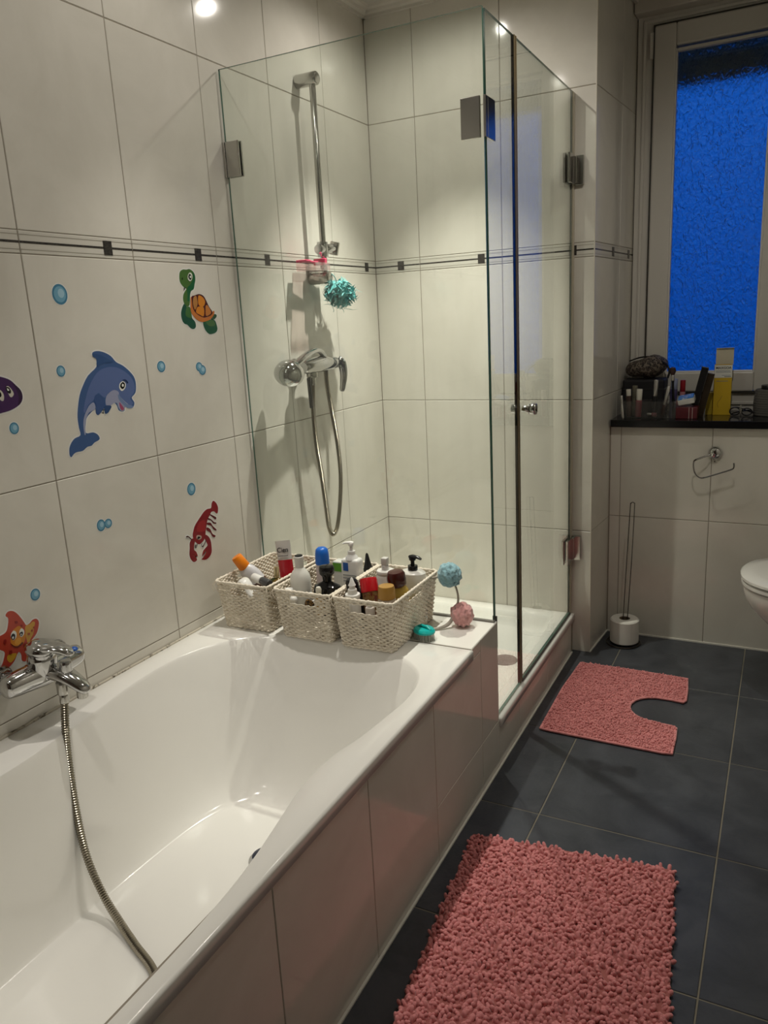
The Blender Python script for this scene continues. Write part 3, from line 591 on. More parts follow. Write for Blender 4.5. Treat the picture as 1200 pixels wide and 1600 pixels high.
# wall hinge of the end panel, corner hinge, door hinges: one mesh each
plates('hinge', [(0.0006, 0.600, 1.752, 0.010, 0.623, 1.848), (0.010, 0.6155, 1.752, 0.056, 0.622, 1.848), (0.010, 0.601, 1.752, 0.056, 0.6075, 1.848)], ep)
plates('hinge', [(0.738, 0.6005, 1.750, 0.7895, 0.6075, 1.845), (0.7975, 0.618, 1.750, 0.8045, 0.672, 1.845), (0.7975, 0.6005, 1.750, 0.8045, 0.618, 1.845)], cp)
for z in (1.745, 0.385):
    plates('hinge', [(0.7805, 1.428, z, 0.7895, 1.4915, z + 0.095), (0.7978, 1.428, z, 0.8065, 1.4915, z + 0.095), (0.778, 1.4925, z + .005, 0.812, 1.512, z + 0.090), (0.778, 1.512, z, 0.832, 1.5265, z + 0.095)], dp)
kn = mk('door_knob', join(cyl((0.7972, 0.897, 1.045), (0.818, 0.897, 1.045), 0.010), cyl((0.818, 0.897, 1.045), (0.822, 0.897, 1.045), 0.016, .001), cyl((0.822, 0.897, 1.045), (0.842, 0.897, 1.045), 0.0175, .004), cyl((0.789, 0.897, 1.045), (0.765, 0.897, 1.045), 0.015, .003)), M_CHROME, dp, True)
# ================================================================ shower rail, mixer, hand shower
rail = thing('shower_rail', 'tall chrome shower rail fixed to the left wall inside the shower', 'shower rail', (0.0, 1.03, 1.48))
RX, RY = 0.060, 1.030
mk('rail_bar', cyl((RX, RY, 1.475), (RX, RY, 2.095), 0.0105, .001), M_CHROMED, rail, True)
for z in (2.100, 1.478):
    mk('bracket', join(cyl((0.0005, RY, z), (0.078, RY, z), 0.021, .003, 24), cyl((0.0785, RY, z), (0.081, RY, z), 0.0165, .001, 24)), M_CHROMED, rail, True)
sl = mk('slider', join(cyl((RX, RY - 0.004, 1.545), (RX, RY - 0.004, 1.595), 0.0185, .003), cyl((RX, RY - 0.035, 1.57), (RX, RY, 1.57), 0.017, .004), cyl((RX, RY, 1.572), (RX + 0.010, RY + 0.048, 1.576), 0.016, .003)), M_CHROME, rail, True)
mk('holder_clip', xf(box(-0.017, -0.006, -0.022, 0.017, 0.006, 0.022, 0.003), Matrix.Translation((RX + 0.012, RY + 0.054, 1.576)) @ Matrix.Rotation(0.25, 4, 'Y')), M_CHROMED, sl)
# soap dish clipped to the rail
sd = thing('soap_dish', 'clear pink plastic soap dish hooked on the shower rail', 'soap dish', (0.045, 0.985, 1.495))
M_PINKCL = glass_mat('pink_clear_plastic', (0.97, 0.90, 0.90), haze=0.14)
mk('tray', join(box(0.012, 0.925, 1.497, 0.090, 1.018, 1.500, 0.001), box(0.012, 0.925, 1.500, 0.014, 1.018, 1.524), box(0.088, 0.925, 1.500, 0.090, 1.018, 1.524), box(0.014, 0.925, 1.500, 0.088, 0.927, 1.524), box(0.014, 1.016, 1.500, 0.088, 1.018, 1.524)), M_PINKCL, sd)
M_PINK = mat('hot_pink_plastic', (0.62, 0.045, 0.13), 0.35)
rz = thing('pink_razor', 'hot pink plastic razor lying in the clear soap dish', 'razor', (0.05, 0.97, 1.503))
mk('handle', tube([(0.045, 0.905, 1.526), (0.05, 0.935, 1.530), (0.052, 0.97, 1.527), (0.055, 1.0, 1.528)], [0.005, 0.008, 0.0065, 0.006], 10, flat=(0.6, 1.2)), M_PINK, rz, True)
mk('razor_head', box(0.036, 0.998, 1.518, 0.082, 1.014, 1.540, 0.003), M_PINK, rz)
mk('handle_end', box(0.028, 0.90, 1.5245, 0.07, 0.93, 1.5325, 0.003), M_PINK, rz)

# mesh puff hanging under the rail
puff = thing('bath_puff', 'teal mesh bath puff hanging at the lower end of the rail', 'bath puff', (0.085, 1.055, 1.43))
def ribbons(c, R, n, seed, w=0.006):
    rd = random.Random(seed); v, f = [], []
    for i in range(n):
        d = Vector((rd.gauss(0, 1), rd.gauss(0, 1.0), rd.gauss(0, 0.75))).normalized(); d = Vector((d.x, d.y * 1.35, d.z))
        a = d.orthogonal().normalized(); b = d.cross(a).normalized(); ph = rd.uniform(0, 6.28); q = a * math.cos(ph) + b * math.sin(ph); s = d.cross(q)
        L = R * rd.uniform(0.55, 1.05); k = 9; st = len(v); tw = rd.uniform(-2, 2)
        for j in range(k):
            t = j / (k - 1)
            p = Vector(c) + d * (L * t) + q * (R * 0.34 * math.sin(t * PI * rd.uniform(.95, 1.05)) * rd.uniform(.8, 1.2)) + s * (R * 0.15 * math.sin(t * 7 + ph))
            wd = (s * math.cos(tw * t) + q * math.sin(tw * t)) * w * (0.6 + 0.6 * math.sin(t * PI)) * (1 if j < k - 1 else .3)
            v += [p - wd, p + wd]
        for j in range(k - 1): f.append((st + 2 * j, st + 2 * j + 1, st + 2 * j + 3, st + 2 * j + 2))
    return v, f
M_TEAL = mat('teal_mesh', (0.10, 0.42, 0.42), 0.45, sheen=0.3)
mk('netting', ribbons((0.085, 1.082, 1.425), 0.056, 480, 3, 0.0042), M_TEAL, puff, True, kind='stuff')
mk('netting', ribbons((0.085, 1.086, 1.420), 0.072, 80, 5, 0.0010), M_TEAL, puff, True, kind='stuff')
mk('hanging_cord', tube(catmull([(0.07, 1.035, 1.50), (0.088, 1.048, 1.478), (0.086, 1.062, 1.455), (0.085, 1.072, 1.43)], 4), 0.0015, 6), M_TEAL, puff, True)

# mixer on the wall
mx = thing('shower_mixer', 'chrome shower mixer on the left wall under the rail', 'shower mixer', (0.0, 0.945, 1.18))
for y in (0.875, 1.02):
    mk('wall_rosette', cyl((0.0005, y, 1.185), (0.018, y, 1.185), 0.030, .006, 28), M_CHROME, mx, True)
    mk('union', cyl((0.018, y, 1.185), (0.045, y, 1.185), 0.017, .002, 20), M_CHROME, mx, True)
bp_ = catmull([(0.060, 0.845, 1.185), (0.060, 0.87, 1.187), (0.062, 0.92, 1.19), (0.064, 0.96, 1.191), (0.062, 1.0, 1.188), (0.060, 1.035, 1.185)], 4)
rr = [0.019 + 0.010 * math.sin(PI * min(1, max(0, i / (len(bp_) - 1)))) for i in range(len(bp_))]
mk('mixer_body', tube(bp_, rr, 20), M_CHROME, mx, True)
mk('cartridge', cyl((0.060, 1.034, 1.187), (0.060, 1.062, 1.188), 0.021, .004, 24), M_CHROME, mx, True)
lv = [(0.066, 1.070, 1.192), (0.080, 1.072, 1.182), (0.086, 1.070, 1.150), (0.084, 1.066, 1.115), (0.080, 1.060, 1.085)]
mk('lever', tube(catmull(lv, 4), [0.017, 0.0175, 0.017, 0.016, 0.0155, 0.015, 0.0145, 0.014, 0.0135, 0.013, 0.0125, 0.012, 0.011, 0.0105, 0.010, 0.009, 0.006], 14, flat=(1.1, 0.5)), M_CHROME, mx, True)
mk('hose_outlet', join(cyl((0.058, 0.905, 1.166), (0.058, 0.905, 1.148), 0.020, .003), cyl((0.058, 0.905, 1.148), (0.058, 0.905, 1.122), 0.0115, .001)), M_CHROMED, mx, True)
mk('backflow_stub', xf(box(-0.006, -0.006, -0.105, 0.006, 0.006, 0, 0.004), Matrix.Translation((0.058, 0.880, 1.150)) @ Matrix.Rotation(0.06, 4, 'X')), M_BLACK, mx, True, label='black hanging rubber strip')

def hose_mesh(pts, r, pitch=0.0032, n=10):
    P = catmull(pts, 14); d = [0.0]
    for i in range(1, len(P)): d.append(d[-1] + (P[i] - P[i - 1]).length)
    L = d[-1]; m = int(L / pitch) * 2; Q = []; j = 0
    for i in range(m + 1):
        s = L * i / m
        while j < len(d) - 2 and d[j + 1] < s: j += 1
        t = (s - d[j]) / max(d[j + 1] - d[j], 1e-9); Q.append(P[j].lerp(P[j + 1], min(t, 1)))
    return tube(Q, [r if i % 2 else r * 0.76 for i in range(len(Q))], n)
hs = thing('hand_shower', 'chrome hand shower with a looping metal hose hung over the mixer', 'hand shower', (0.085, 0.80, 1.18))
hc = Vector((0.086, 0.726, 1.180))
mk('shower_head', xf(lathe([(0.006, -0.030), (0.018, -0.027), (0.032, -0.018), (0.041, -0.006), (0.0445, 0.004), (0.0445, 0.009), (0.041, 0.012), (0.002, 0.0135)], 32), aim(hc, Vector((-0.50, 0.58, -0.64))) @ Matrix.Scale(1.1, 4)), M_CHROME, hs, True)
hp = [hc + Vector((-0.002, 0.016, 0.014)), Vector((0.088, 0.780, 1.208)), Vector((0.088, 0.83, 1.226)), Vector((0.086, 0.885, 1.238)), Vector((0.083, 0.925, 1.234)), Vector((0.078, 0.955, 1.218))]
mk('handle', tube(catmull(hp, 5), [0.015 - 0.0002 * i for i in range(26)], 14, flat=(0.8, 1.1)), M_CHROME, hs, True)
h2 = [(0.058, 0.905, 1.130), (0.056, 0.898, 1.039), (0.055, 0.903, 0.927), (0.055, 0.922, 0.809), (0.055, 0.938, 0.680), (0.055, 0.948, 0.610), (0.055, 0.972, 0.574), (0.055, 1.005, 0.592), (0.055, 1.036, 0.675), (0.055, 1.054, 0.784), (0.055, 1.046, 0.905), (0.055, 1.021, 1.024), (0.062, 0.990, 1.117), (0.072, 0.972, 1.180), (0.078, 0.957, 1.216)]
mk('hose', hose_mesh(h2, 0.0088), M_HOSE, hs, True)

# ================================================================ bath mixer and its hose
bm_ = thing('bath_mixer', 'chrome bath mixer tap with lever on the wall above the bath', 'tap', (0.0, -0.30, 0.60))
for y in (-0.375, -0.225):
    mk('wall_rosette', cyl((0.0005, y, 0.602), (0.014, y, 0.602), 0.033, .007, 28), M_CHROME, bm_, True)
    mk('union', cyl((0.014, y, 0.602), (0.045, y, 0.600), 0.0185, .002), M_CHROME, bm_, True)
P = catmull([(0.052, -0.405, 0.600), (0.053, -0.385, 0.600), (0.055, -0.34, 0.600), (0.060, -0.30, 0.600), (0.055, -0.26, 0.600), (0.053, -0.215, 0.600), (0.052, -0.195, 0.600)], 4)
mk('mixer_body', tube(P, [(0.017 + 0.014 * math.sin(PI * i / (len(P) - 1)) ** .7) * min(1, (0.35, 0.85, 1)[min(i, len(P) - 1 - i, 2)]) for i in range(len(P))], 20), M_CHROME, bm_, True)
mk('cartridge', xf(lathe([(0.031, 0.0), (0.0325, 0.012), (0.032, 0.040), (0.031, 0.048), (0.029, 0.052), (0.030, 0.055), (0.029, 0.062), (0.02, 0.066)], 28), aim((0.060, -0.308, 0.598), (0.22, -0.04, 1))), M_CHROME, bm_, True)
# lever: paddle on top of the cartridge, ending in a rounded tip with a blue and red mark
lev = mk('lever', join(xf(ball((0, 0, 0), 0.033, 0.033, 0.017, 24, 12), Matrix.Translation((0.072, -0.312, 0.662)) @ Matrix.Rotation(0.22, 4, 'Y')),
    tube(catmull([(0.076, -0.310, 0.664), (0.100, -0.300, 0.664), (0.122, -0.290, 0.657), (0.138, -0.283, 0.646)], 4), [0.027, 0.027, 0.026, 0.025, 0.024, 0.023, 0.022, 0.021, 0.020, 0.019, 0.018, 0.015, 0.008], 18, flat=(0.42, 1.0))), M_CHROME, bm_, True)
mk('blue_mark', xf(ball((0, 0, 0), 0.007, 0.007, 0.003, 14, 8), Matrix.Translation((0.133, -0.273, 0.654)) @ Matrix.Rotation(0.5, 4, 'Y')), mat('blue_mark', (0.01, 0.09, 0.42), 0.3), lev, True)
mk('spout', tube(catmull([(0.050, -0.300, 0.603), (0.085, -0.297, 0.603), (0.120, -0.292, 0.594), (0.150, -0.288, 0.578), (0.170, -0.285, 0.562)], 4), [0.026, 0.027, 0.028, 0.028, 0.028, 0.027, 0.026, 0.025, 0.024, 0.023, 0.022, 0.021, 0.020, 0.019, 0.017, 0.014, 0.008], 20, flat=(0.62, 1.0)), M_CHROME, bm_, True)
mk('aerator', cyl((0.155, -0.287, 0.572), (0.152, -0.287, 0.548), 0.0125, .001), M_CHROMED, bm_, True)
mk('diverter_knob', join(cyl((0.118, -0.292, 0.600), (0.120, -0.292, 0.632), 0.0135, .004), cyl((0.118, -0.292, 0.594), (0.118, -0.292, 0.602), 0.010, .001)), M_CHROME, bm_, True)
mk('hose_outlet', join(cyl((0.112, -0.303, 0.585), (0.112, -0.303, 0.556), 0.0135, .001), cyl((0.112, -0.303, 0.556), (0.113, -0.305, 0.535), 0.0105, .001)), M_CHROMED, bm_, True)
hz = [(0.113, -0.305, 0.540), (0.119, -0.322, 0.448), (0.137, -0.340, 0.348), (0.162, -0.357, 0.251), (0.190, -0.369, 0.187), (0.235, -0.380, 0.126), (0.295, -0.398, 0.094), (0.36, -0.423, 0.083), (0.445, -0.458, 0.080), (0.52, -0.52, 0.080), (0.56, -0.62, 0.080)]
bh = thing('bath_hose', 'ribbed metal hose running from the bath mixer down into the tub', 'hose', (0.113, -0.305, 0.08))
mk('hose', hose_mesh(hz, 0.0094, 0.0056), M_HOSE, bh, True)
mk('end_nut', cyl(hz[-1], (0.565, -0.655, 0.082), 0.011, .002), M_CHROMED, bh, True)

# ================================================================ wall stickers
M_RIM = mat('sticker_film', (0.74, 0.74, 0.71), 0.2)
def flat_piece(poly, x, t=0.0002):
    return prism(poly, 'x', x, x + t)
def grow(poly, d):
    n = len(poly); ar = sum(poly[i][0] * poly[(i + 1) % n][1] - poly[(i + 1) % n][0] * poly[i][1] for i in range(n)); s = 1 if ar > 0 else -1; out = []
    for i in range(n):
        a, b = poly[i - 1], poly[(i + 1) % n]; dx, dy = b[0] - a[0], b[1] - a[1]; L = math.hypot(dx, dy) or 1
        out.append((poly[i][0] + s * dy / L * d, poly[i][1] - s * dx / L * d))
    return out
def smooth2(poly, k=3):
    return [(p.x, p.y) for p in catmull([(a, b, 0) for a, b in poly], k, True)]
STL = {'dolphin': ('blue smiling dolphin sticker on the bathroom wall tile', 'dolphin_sticker'), 'turtle': ('green turtle sticker with an orange shell on the wall', 'turtle_sticker'),
       'lobster': ('red lobster sticker on the wall above the first basket', 'lobster_sticker'), 'starfish': ('orange starfish sticker with big eyes behind the bath mixer', 'starfish_sticker'),
       'octopus': ('purple octopus sticker on the wall left of the dolphin', 'octopus_sticker')}
CORE = {'turtle': ('head', 'front_leg', 'rear_leg', 'tail', 'shell_rim'), 'lobster': ('body', 'claw', 'walking_leg', 'antenna')}
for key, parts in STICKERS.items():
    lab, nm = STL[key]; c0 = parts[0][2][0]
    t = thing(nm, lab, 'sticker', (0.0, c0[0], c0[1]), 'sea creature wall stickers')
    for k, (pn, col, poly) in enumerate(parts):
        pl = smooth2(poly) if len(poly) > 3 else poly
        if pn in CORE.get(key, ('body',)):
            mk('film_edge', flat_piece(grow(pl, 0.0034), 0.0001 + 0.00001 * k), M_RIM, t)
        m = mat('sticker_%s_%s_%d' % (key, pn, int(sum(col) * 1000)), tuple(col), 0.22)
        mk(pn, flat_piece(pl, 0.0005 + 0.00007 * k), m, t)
BL = ['large blue bubble sticker high above the dolphin', 'blue bubble sticker just left of the dolphin', 'single blue bubble sticker right of the dolphin snout', 'upper left bubble of the pair below the turtle', 'lower right bubble of the pair below the turtle', 'blue bubble sticker under the purple octopus', 'blue bubble sticker above the red lobster', 'left bubble of the pair left of the lobster', 'right bubble of the pair left of the lobster', 'blue bubble sticker above the orange starfish']
M_BUB1 = mat('bubble_rim', (0.06, 0.20, 0.32), 0.2); M_BUB2 = mat('bubble_mid', (0.16, 0.36, 0.50), 0.2); M_BUB3 = mat('bubble_light', (0.34, 0.54, 0.66), 0.2)
def ell(y, z, a, b, n=24): return [(y + a * math.cos(2 * PI * i / n), z + b * math.sin(2 * PI * i / n)) for i in range(n)]
for k, (y, z, a, b) in enumerate(BUBBLES):
    t = thing('bubble_sticker', BL[k], 'sticker', (0, y, z), 'blue bubble wall stickers'); xo = 0.0002 * (k in (4, 8))
    mk('film_edge', flat_piece(ell(y, z, a + .002, b + .002), 0.0001 + xo), M_RIM, t)
    mk('bubble_rim', flat_piece(ell(y, z, a, b), 0.0004 + xo), M_BUB1, t)
    mk('bubble_centre', flat_piece(ell(y, z, a * .78, b * .78), 0.00065 + xo), M_BUB2, t)
    mk('highlight', flat_piece(ell(y + a * .15, z + b * .1, a * .42, b * .45), 0.0009 + xo), M_BUB3, t)

# ================================================================ woven baskets
M_ROPE = mat('paper_rope', (0.88, 0.81, 0.69), 0.7, noise=(140, (0.66, 0.58, 0.46), 0.3, 0.6), bump=(900, 0.5, 0.001))
BW, BD, BH = 0.157, 0.262, 0.142            # bottom width, depth, height
TW, TD = 0.181, 0.292                       # top width, depth
def rrect(w, d, r, step):
    pts = []
    for cx, cy, a0 in ((w / 2 - r, -d / 2 + r, -90), (w / 2 - r, d / 2 - r, 0), (-w / 2 + r, d / 2 - r, 90), (-w / 2 + r, -d / 2 + r, 180)):
        for k in range(5):
            a = math.radians(a0 + 22.5 * k); pts.append(Vector((cx + r * math.cos(a), cy + r * math.sin(a), 0)))
    P = []; n = len(pts); L = [0]
    for i in range(n): L.append(L[-1] + (pts[(i + 1) % n] - pts[i]).length)
    m = int(round(L[-1] / step)); j = 0
    for k in range(m):
        s = L[-1] * k / m
        while L[j + 1] < s: j += 1
        a, b = pts[j], pts[(j + 1) % n]; t = (s - L[j]) / max(L[j + 1] - L[j], 1e-9); P.append(a.lerp(b, t))
    return P
def basket_meshes():
    rd = random.Random(11); rows = 24; per = 84
    v, f = [], []; K = 5; seg = per * 3
    def at(frac, z):
        t = z / BH; w = BW + (TW - BW) * t; d = BD + (TD - BD) * t
        return rr_cache(round(w, 4), round(d, 4))
    cache = {}
    def rr_cache(w, d):
        if (w, d) not in cache:
            P = rrect(w, d, 0.010, 0.001); n = len(P); out = []
            for i in range(seg):
                q = P[int(i * n / seg)]; a = P[(int(i * n / seg) - 3) % n]; b = P[(int(i * n / seg) + 3) % n]
                T = (b - a).normalized(); out.append((q, Vector((T.y, -T.x, 0))))
            cache[(w, d)] = out
        return cache[(w, d)]
    def in_slot(q, z):
        return (abs(q.x) < 0.040 and abs(abs(q.y) - 0.14) < 0.03 and BH - 0.034 < z < BH - 0.009) or (abs(q.x) > 0.06 and abs(q.y) < 0.045 and BH - 0.026 < z < BH - 0.010)
    for r in range(rows):
        z0 = (r + 0.5) * BH / rows; C = at(0, z0); ring = []
        for i in range(seg):
            q, n = C[i]; off = 0.0021 * math.sin(PI * i / 3 + PI * r) + rd.uniform(-.0003, .0003)
            p = q + n * off; p.z = z0 + rd.uniform(-.0006, .0006) + 0.0008 * math.sin(i * .11 + r * 1.7); ring.append((p, n, in_slot(q, z0)))
        base = len(v)
        for p, n, sk in ring:
            for k in range(K):
                a = 2 * PI * k / K; v.append(p + n * (0.0019 * math.cos(a)) + ZV * (0.0031 * math.sin(a)))
        for i in range(seg):
            j = (i + 1) % seg
            if ring[i][2] or ring[j][2]: continue
            for k in range(K):
                l = (k + 1) % K; f.append((base + i * K + k, base + j * K + k, base + j * K + l, base + i * K + l))
    weave = (v, f)
    stakes = []
    for i in range(0, seg, 3):
        a = at(0, 0.002)[i][0]; b = at(0, BH)[i][0]
        if in_slot(b, BH - 0.02): continue
        stakes.append(tube([(a.x, a.y, 0.002), (b.x, b.y, BH - 0.002)], 0.0014, 4, cap=False))
    sv = join(*stakes)
    P = rrect(TW + 0.003, TD + 0.003, 0.012, 0.0042); Q = []
    rim = tube([(p.x, p.y, BH + 0.001 + 0.0008 * math.sin(i * 1.9)) for i, p in enumerate(P)], [0.0040 + 0.0007 * math.sin(i * 1.3) for i in range(len(P))], 8, closed=True)
    base = box(-BW / 2 + .002, -BD / 2 + .002, 0.001, BW / 2 - .002, BD / 2 - .002, 0.004)
    ties = []
    for sx_, sy_ in ((-1, -1), (1, -1), (1, 1)):
        x, y = sx_ * TW / 2, sy_ * TD / 2
        for _ in range(2):
            dx, dy = rd.uniform(-.012, .012), rd.uniform(-.004, .008)
            ties.append(tube(catmull([(x, y, BH), (x + sx_ * .004 + dx * .4, y + sy_ * .005, BH - .012), (x + dx - sx_ * .004, y + dy * .3 + sy_ * .003, BH - .030)], 4), 0.0011, 5))
    ties.append(tube(catmull([(TW / 2 - .002, -TD * .30, BH - .004), (TW / 2 + .006, -TD * .32, BH - .018), (TW / 2 + .001, -TD * .36, BH - .044)], 4), 0.0014, 5))
    ties.append(tube(catmull([(TW / 2 - .002, -TD * .30, BH - .004), (TW / 2 + .006, -TD * .28, BH - .020), (TW / 2 + .001, -TD * .25, BH - .038)], 4), 0.0011, 5))
    return weave, sv, rim, base, join(*ties)
wv, sv, rimv, basev, tv_ = basket_meshes()
b0 = thing('woven_basket', 'cream woven basket nearest the tiled wall, holding the orange-capped bottle', 'basket', (0.143, 0.452, 0.4685), 'cream woven baskets on the bath edge')
mk('weave', wv, M_ROPE, b0, 'all', local=True, kind='stuff'); mk('upright_cords', sv, M_ROPE, b0, True, local=True, kind='stuff')
mk('rim', rimv, M_ROPE, b0, 'all', local=True); mk('bottom', basev, M_ROPE, b0, local=True); mk('loose_strings', tv_, M_ROPE, b0, 'all', local=True, kind='stuff')
b1 = copy_tree(b0); b1.location = (0.349, 0.452, 0.4685); b1['label'] = 'cream woven basket in the middle, holding the tall white bottle'
b2 = copy_tree(b0); b2.location = (0.541, 0.450, 0.4685); b2['label'] = 'cream woven basket at the outer end beside the teal nail brush'

# ================================================================ toiletries
ZB = 0.4735
def bottle(name, label, cat, base, top, parts, group, roll=0.0):
    """parts: (part name, profile, material[, sx, sy]) along the axis from base to top"""
    base, top = Vector(base), Vector(top)
    za = (top - base).normalized(); ya = (Vector((0, 1, 0)) - za * za.y).normalized(); xa = ya.cross(za)
    q = Matrix((xa, ya, za)).transposed().to_quaternion() @ Quaternion((0, 0, 1), roll)
    t = thing(name, label, cat, base, group, q)
    for p in parts:
        sx, sy = (p[3], p[4]) if len(p) > 3 else (1, 1)
        vf = p[1] if isinstance(p[1], tuple) else lathe(p[1], 24, sx, sy)
        mk(p[0], vf, p[2], t, True, local=True)
    return t
G1, G2, G3 = 'toiletries in the basket by the wall', 'toiletries in the middle basket', 'toiletries in the outer basket'
def m_(n, c, r=0.3, **k): return mat(n, c, r, **k)
# --- basket by the wall
L = (Vector((0.066, 0.395, 0.662)) - Vector((0.150, 0.455, 0.500))).length
bottle('sunscreen_bottle', 'white squeeze bottle with a bright orange cap leaning in the basket', 'bottle', (0.150, 0.455, 0.500), (0.066, 0.395, 0.662),
       [('bottle_body', [(0.018, 0), (0.030, 0.004), (0.033, 0.03), (0.033, L - 0.085), (0.031, L - 0.068), (0.026, L - 0.052), (0.017, L - 0.040)], m_('milky_white', (0.66, 0.65, 0.68)), 1.0, 0.75),
        ('cap', [(0.0165, L - 0.044), (0.0185, L - 0.040), (0.0165, L - 0.004), (0.0145, L), (0.001, L + .0005)], m_('orange_cap', (0.85, 0.24, 0.01))),
        ('label_band', [(0.0334, L - 0.130), (0.0336, L - 0.129), (0.0336, L - 0.098), (0.0334, L - 0.097)], m_('brown_label', (0.10, 0.045, 0.03)), 1.0, 0.755)], G1)
# the flat tube with its printed name
def tube_shell(w0, w1, d0, h, z0=0.0, t0=0.0, t1=1.0, sc=1.0):
    """squeeze tube: round at the shoulder, flat crimp at the end"""
    prof = []
    n = 24; v, f = [], []
    for i in range(9):
        t = t0 + (t1 - t0) * i / 8
        for k in range(n):
            a = 2 * PI * k / n; v.append(Vector(((w0 + (w1 - w0) * t) * sc * math.cos(a), max(d0 * (1 - t ** 1.5), 0.0012) * sc * math.sin(a), z0 + h * t)))
    for i in range(8):
        for k in range(n): l = (k + 1) % n; f.append((i * n + k, i * n + l, (i + 1) * n + l, (i + 1) * n + k))
    f.append(tuple(range(n))[::-1]); f.append(tuple(8 * n + k for k in range(n)))
    return v, f
tt = bottle('cream_tube', 'standing clear and white squeeze tube with black lettering and red front', 'tube', (0.178, 0.500, 0.476), (0.146, 0.525, 0.687),
       [('tube_body', tube_shell(0.0215, 0.0265, 0.018, 0.175, 0.035), m_('frosted_tube', (0.62, 0.60, 0.57), 0.25)),
        ('cap', rnd(0.021, 0.0, 0.036), m_('white_cap', (0.75, 0.73, 0.7))),
        ('red_label', tube_shell(0.0215, 0.0265, 0.018, 0.175, 0.035, 0.12, 0.66, 1.025), m_('red_label', (0.42, 0.012, 0.022), 0.2))], G1, roll=0.12)
def text(body, size, mtx, m, parent, name='lettering', ext=0.0002):
    c = bpy.data.curves.new(name, 'FONT'); c.body = body; c.size = size; c.align_x = 'CENTER'; c.align_y = 'CENTER'; c.extrude = ext; c.offset = size * 0.012
    c.materials.append(m); o = bpy.data.objects.new('lettering_curve', c); me = bpy.data.meshes.new_from_object(o); bpy.data.objects.remove(o)
    o = bpy.data.objects.new(name, me); COL.objects.link(o); o.parent = parent; o.matrix_local = mtx; return o
M_INK = mat('black_ink', (0.01, 0.01, 0.012), 0.4)
text('Cien', 0.021, Matrix.Translation((0.0, -0.0068, 0.181)) @ Matrix.Rotation(PI / 2 - 0.14, 4, 'X'), M_INK, tt)
mk('label_line', box(-0.018, -0.0112, 0.163, 0.018, -0.0088, 0.1645), M_INK, tt, local=True)
bottle('perfume_flask', 'oval amber glass flask with a gold cap in the basket by the wall', 'perfume bottle', (0.195, 0.40, 0.52), (0.189, 0.425, 0.633),
       [('flask_body', [(0.010, 0), (0.030, 0.006), (0.038, 0.03), (0.038, 0.05), (0.030, 0.072), (0.010, 0.083)], m_('amber_glass', (0.20, 0.10, 0.015), 0.1, noise=(40, (0.03, 0.05, 0.015), 0.4, 0.6)), 1.0, 0.45),
        ('cap', rnd(0.0075, 0.083, 0.116, .001), m_('pale_gold', (0.62, 0.52, 0.30), 0.2, metal=0.7))], G1, roll=0.3)
gd = thing('shaver', 'white curved plastic shaver with grey end poking out of the basket front', 'shaver', (0.15, 0.35, 0.56), G1)
mk('body', tube(catmull([(0.118, 0.335, 0.600), (0.135, 0.332, 0.612), (0.150, 0.330, 0.603), (0.163, 0.326, 0.585), (0.176, 0.324, 0.575)], 5), [0.008 + 0.008 * math.sin(PI * (i + 4) / 26) for i in range(21)], 14, flat=(0.6, 1.1)), M_WHITE, gd, True)
mk('head', join(ball((0.132, 0.345, 0.606), 0.017, 0.010, 0.014)), m_('cream_plastic', (0.72, 0.70, 0.62)), gd, True)
bottle('travel_bottle', 'small white bottle with a dark grey cap lying in the basket', 'bottle', (0.140, 0.375, 0.612), (0.212, 0.352, 0.606),
       [('bottle_body', rnd(0.0125, 0, 0.040, .003), M_WHITE), ('cap', rnd(0.0120, 0.040, 0.078, .003), m_('dark_grey_cap', (0.06, 0.06, 0.062)))], G1)
bottle('lotion_bottle', 'white lotion bottle standing low in the basket by the wall', 'bottle', (0.125, 0.395, ZB), (0.125, 0.395, 0.58),
       [('bottle_body', [(0.020, 0), (0.022, 0.003), (0.022, 0.07), (0.012, 0.085), (0.010, 0.092), (0.008, 0.10)], m_('off_white', (0.7, 0.68, 0.66)))], G1)
# --- middle basket
bottle('shampoo_bottle', 'tall white round bottle with a narrow neck and black cap top', 'bottle', (0.298, 0.385, ZB), (0.298, 0.385, 0.690),
       [('bottle_body', [(0.026, 0), (0.029, 0.004), (0.030, 0.05), (0.0305, 0.14), (0.028, 0.158), (0.020, 0.172), (0.0125, 0.180), (0.0115, 0.183)], m_('pearl_white', (0.74, 0.73, 0.68), 0.25)),
        ('neck_cap', [(0.0115, 0.180), (0.0122, 0.182), (0.0135, 0.213), (0.012, 0.2145), (0.001, 0.2145)], m_('white_cap', (0.75, 0.73, 0.7))),
        ('cap_disc', rnd(0.0115, 0.2145, 0.2175, .001), M_BLACK)], G2)
bottle('roll_on', 'small white roll-on with a rounded white lid beside the tall white bottle', 'deodorant', (0.287, 0.338, 0.535), (0.290, 0.336, 0.607),
       [('holder', rnd(0.011, 0, 0.045), M_WHITE), ('lid', [(0.0125, 0.045), (0.0135, 0.047), (0.0135, 0.066), (0.011, 0.071), (0.001, 0.072)], M_WHITE)], G2)
bb = thing('white_ball', 'small glossy white ball behind the middle basket opening', 'ball', (0.304, 0.333, 0.578), G2)
mk('ball', ball((0.304, 0.333, 0.576), 0.0115, 0.0115, 0.0115), M_WHITE, bb, 'all')
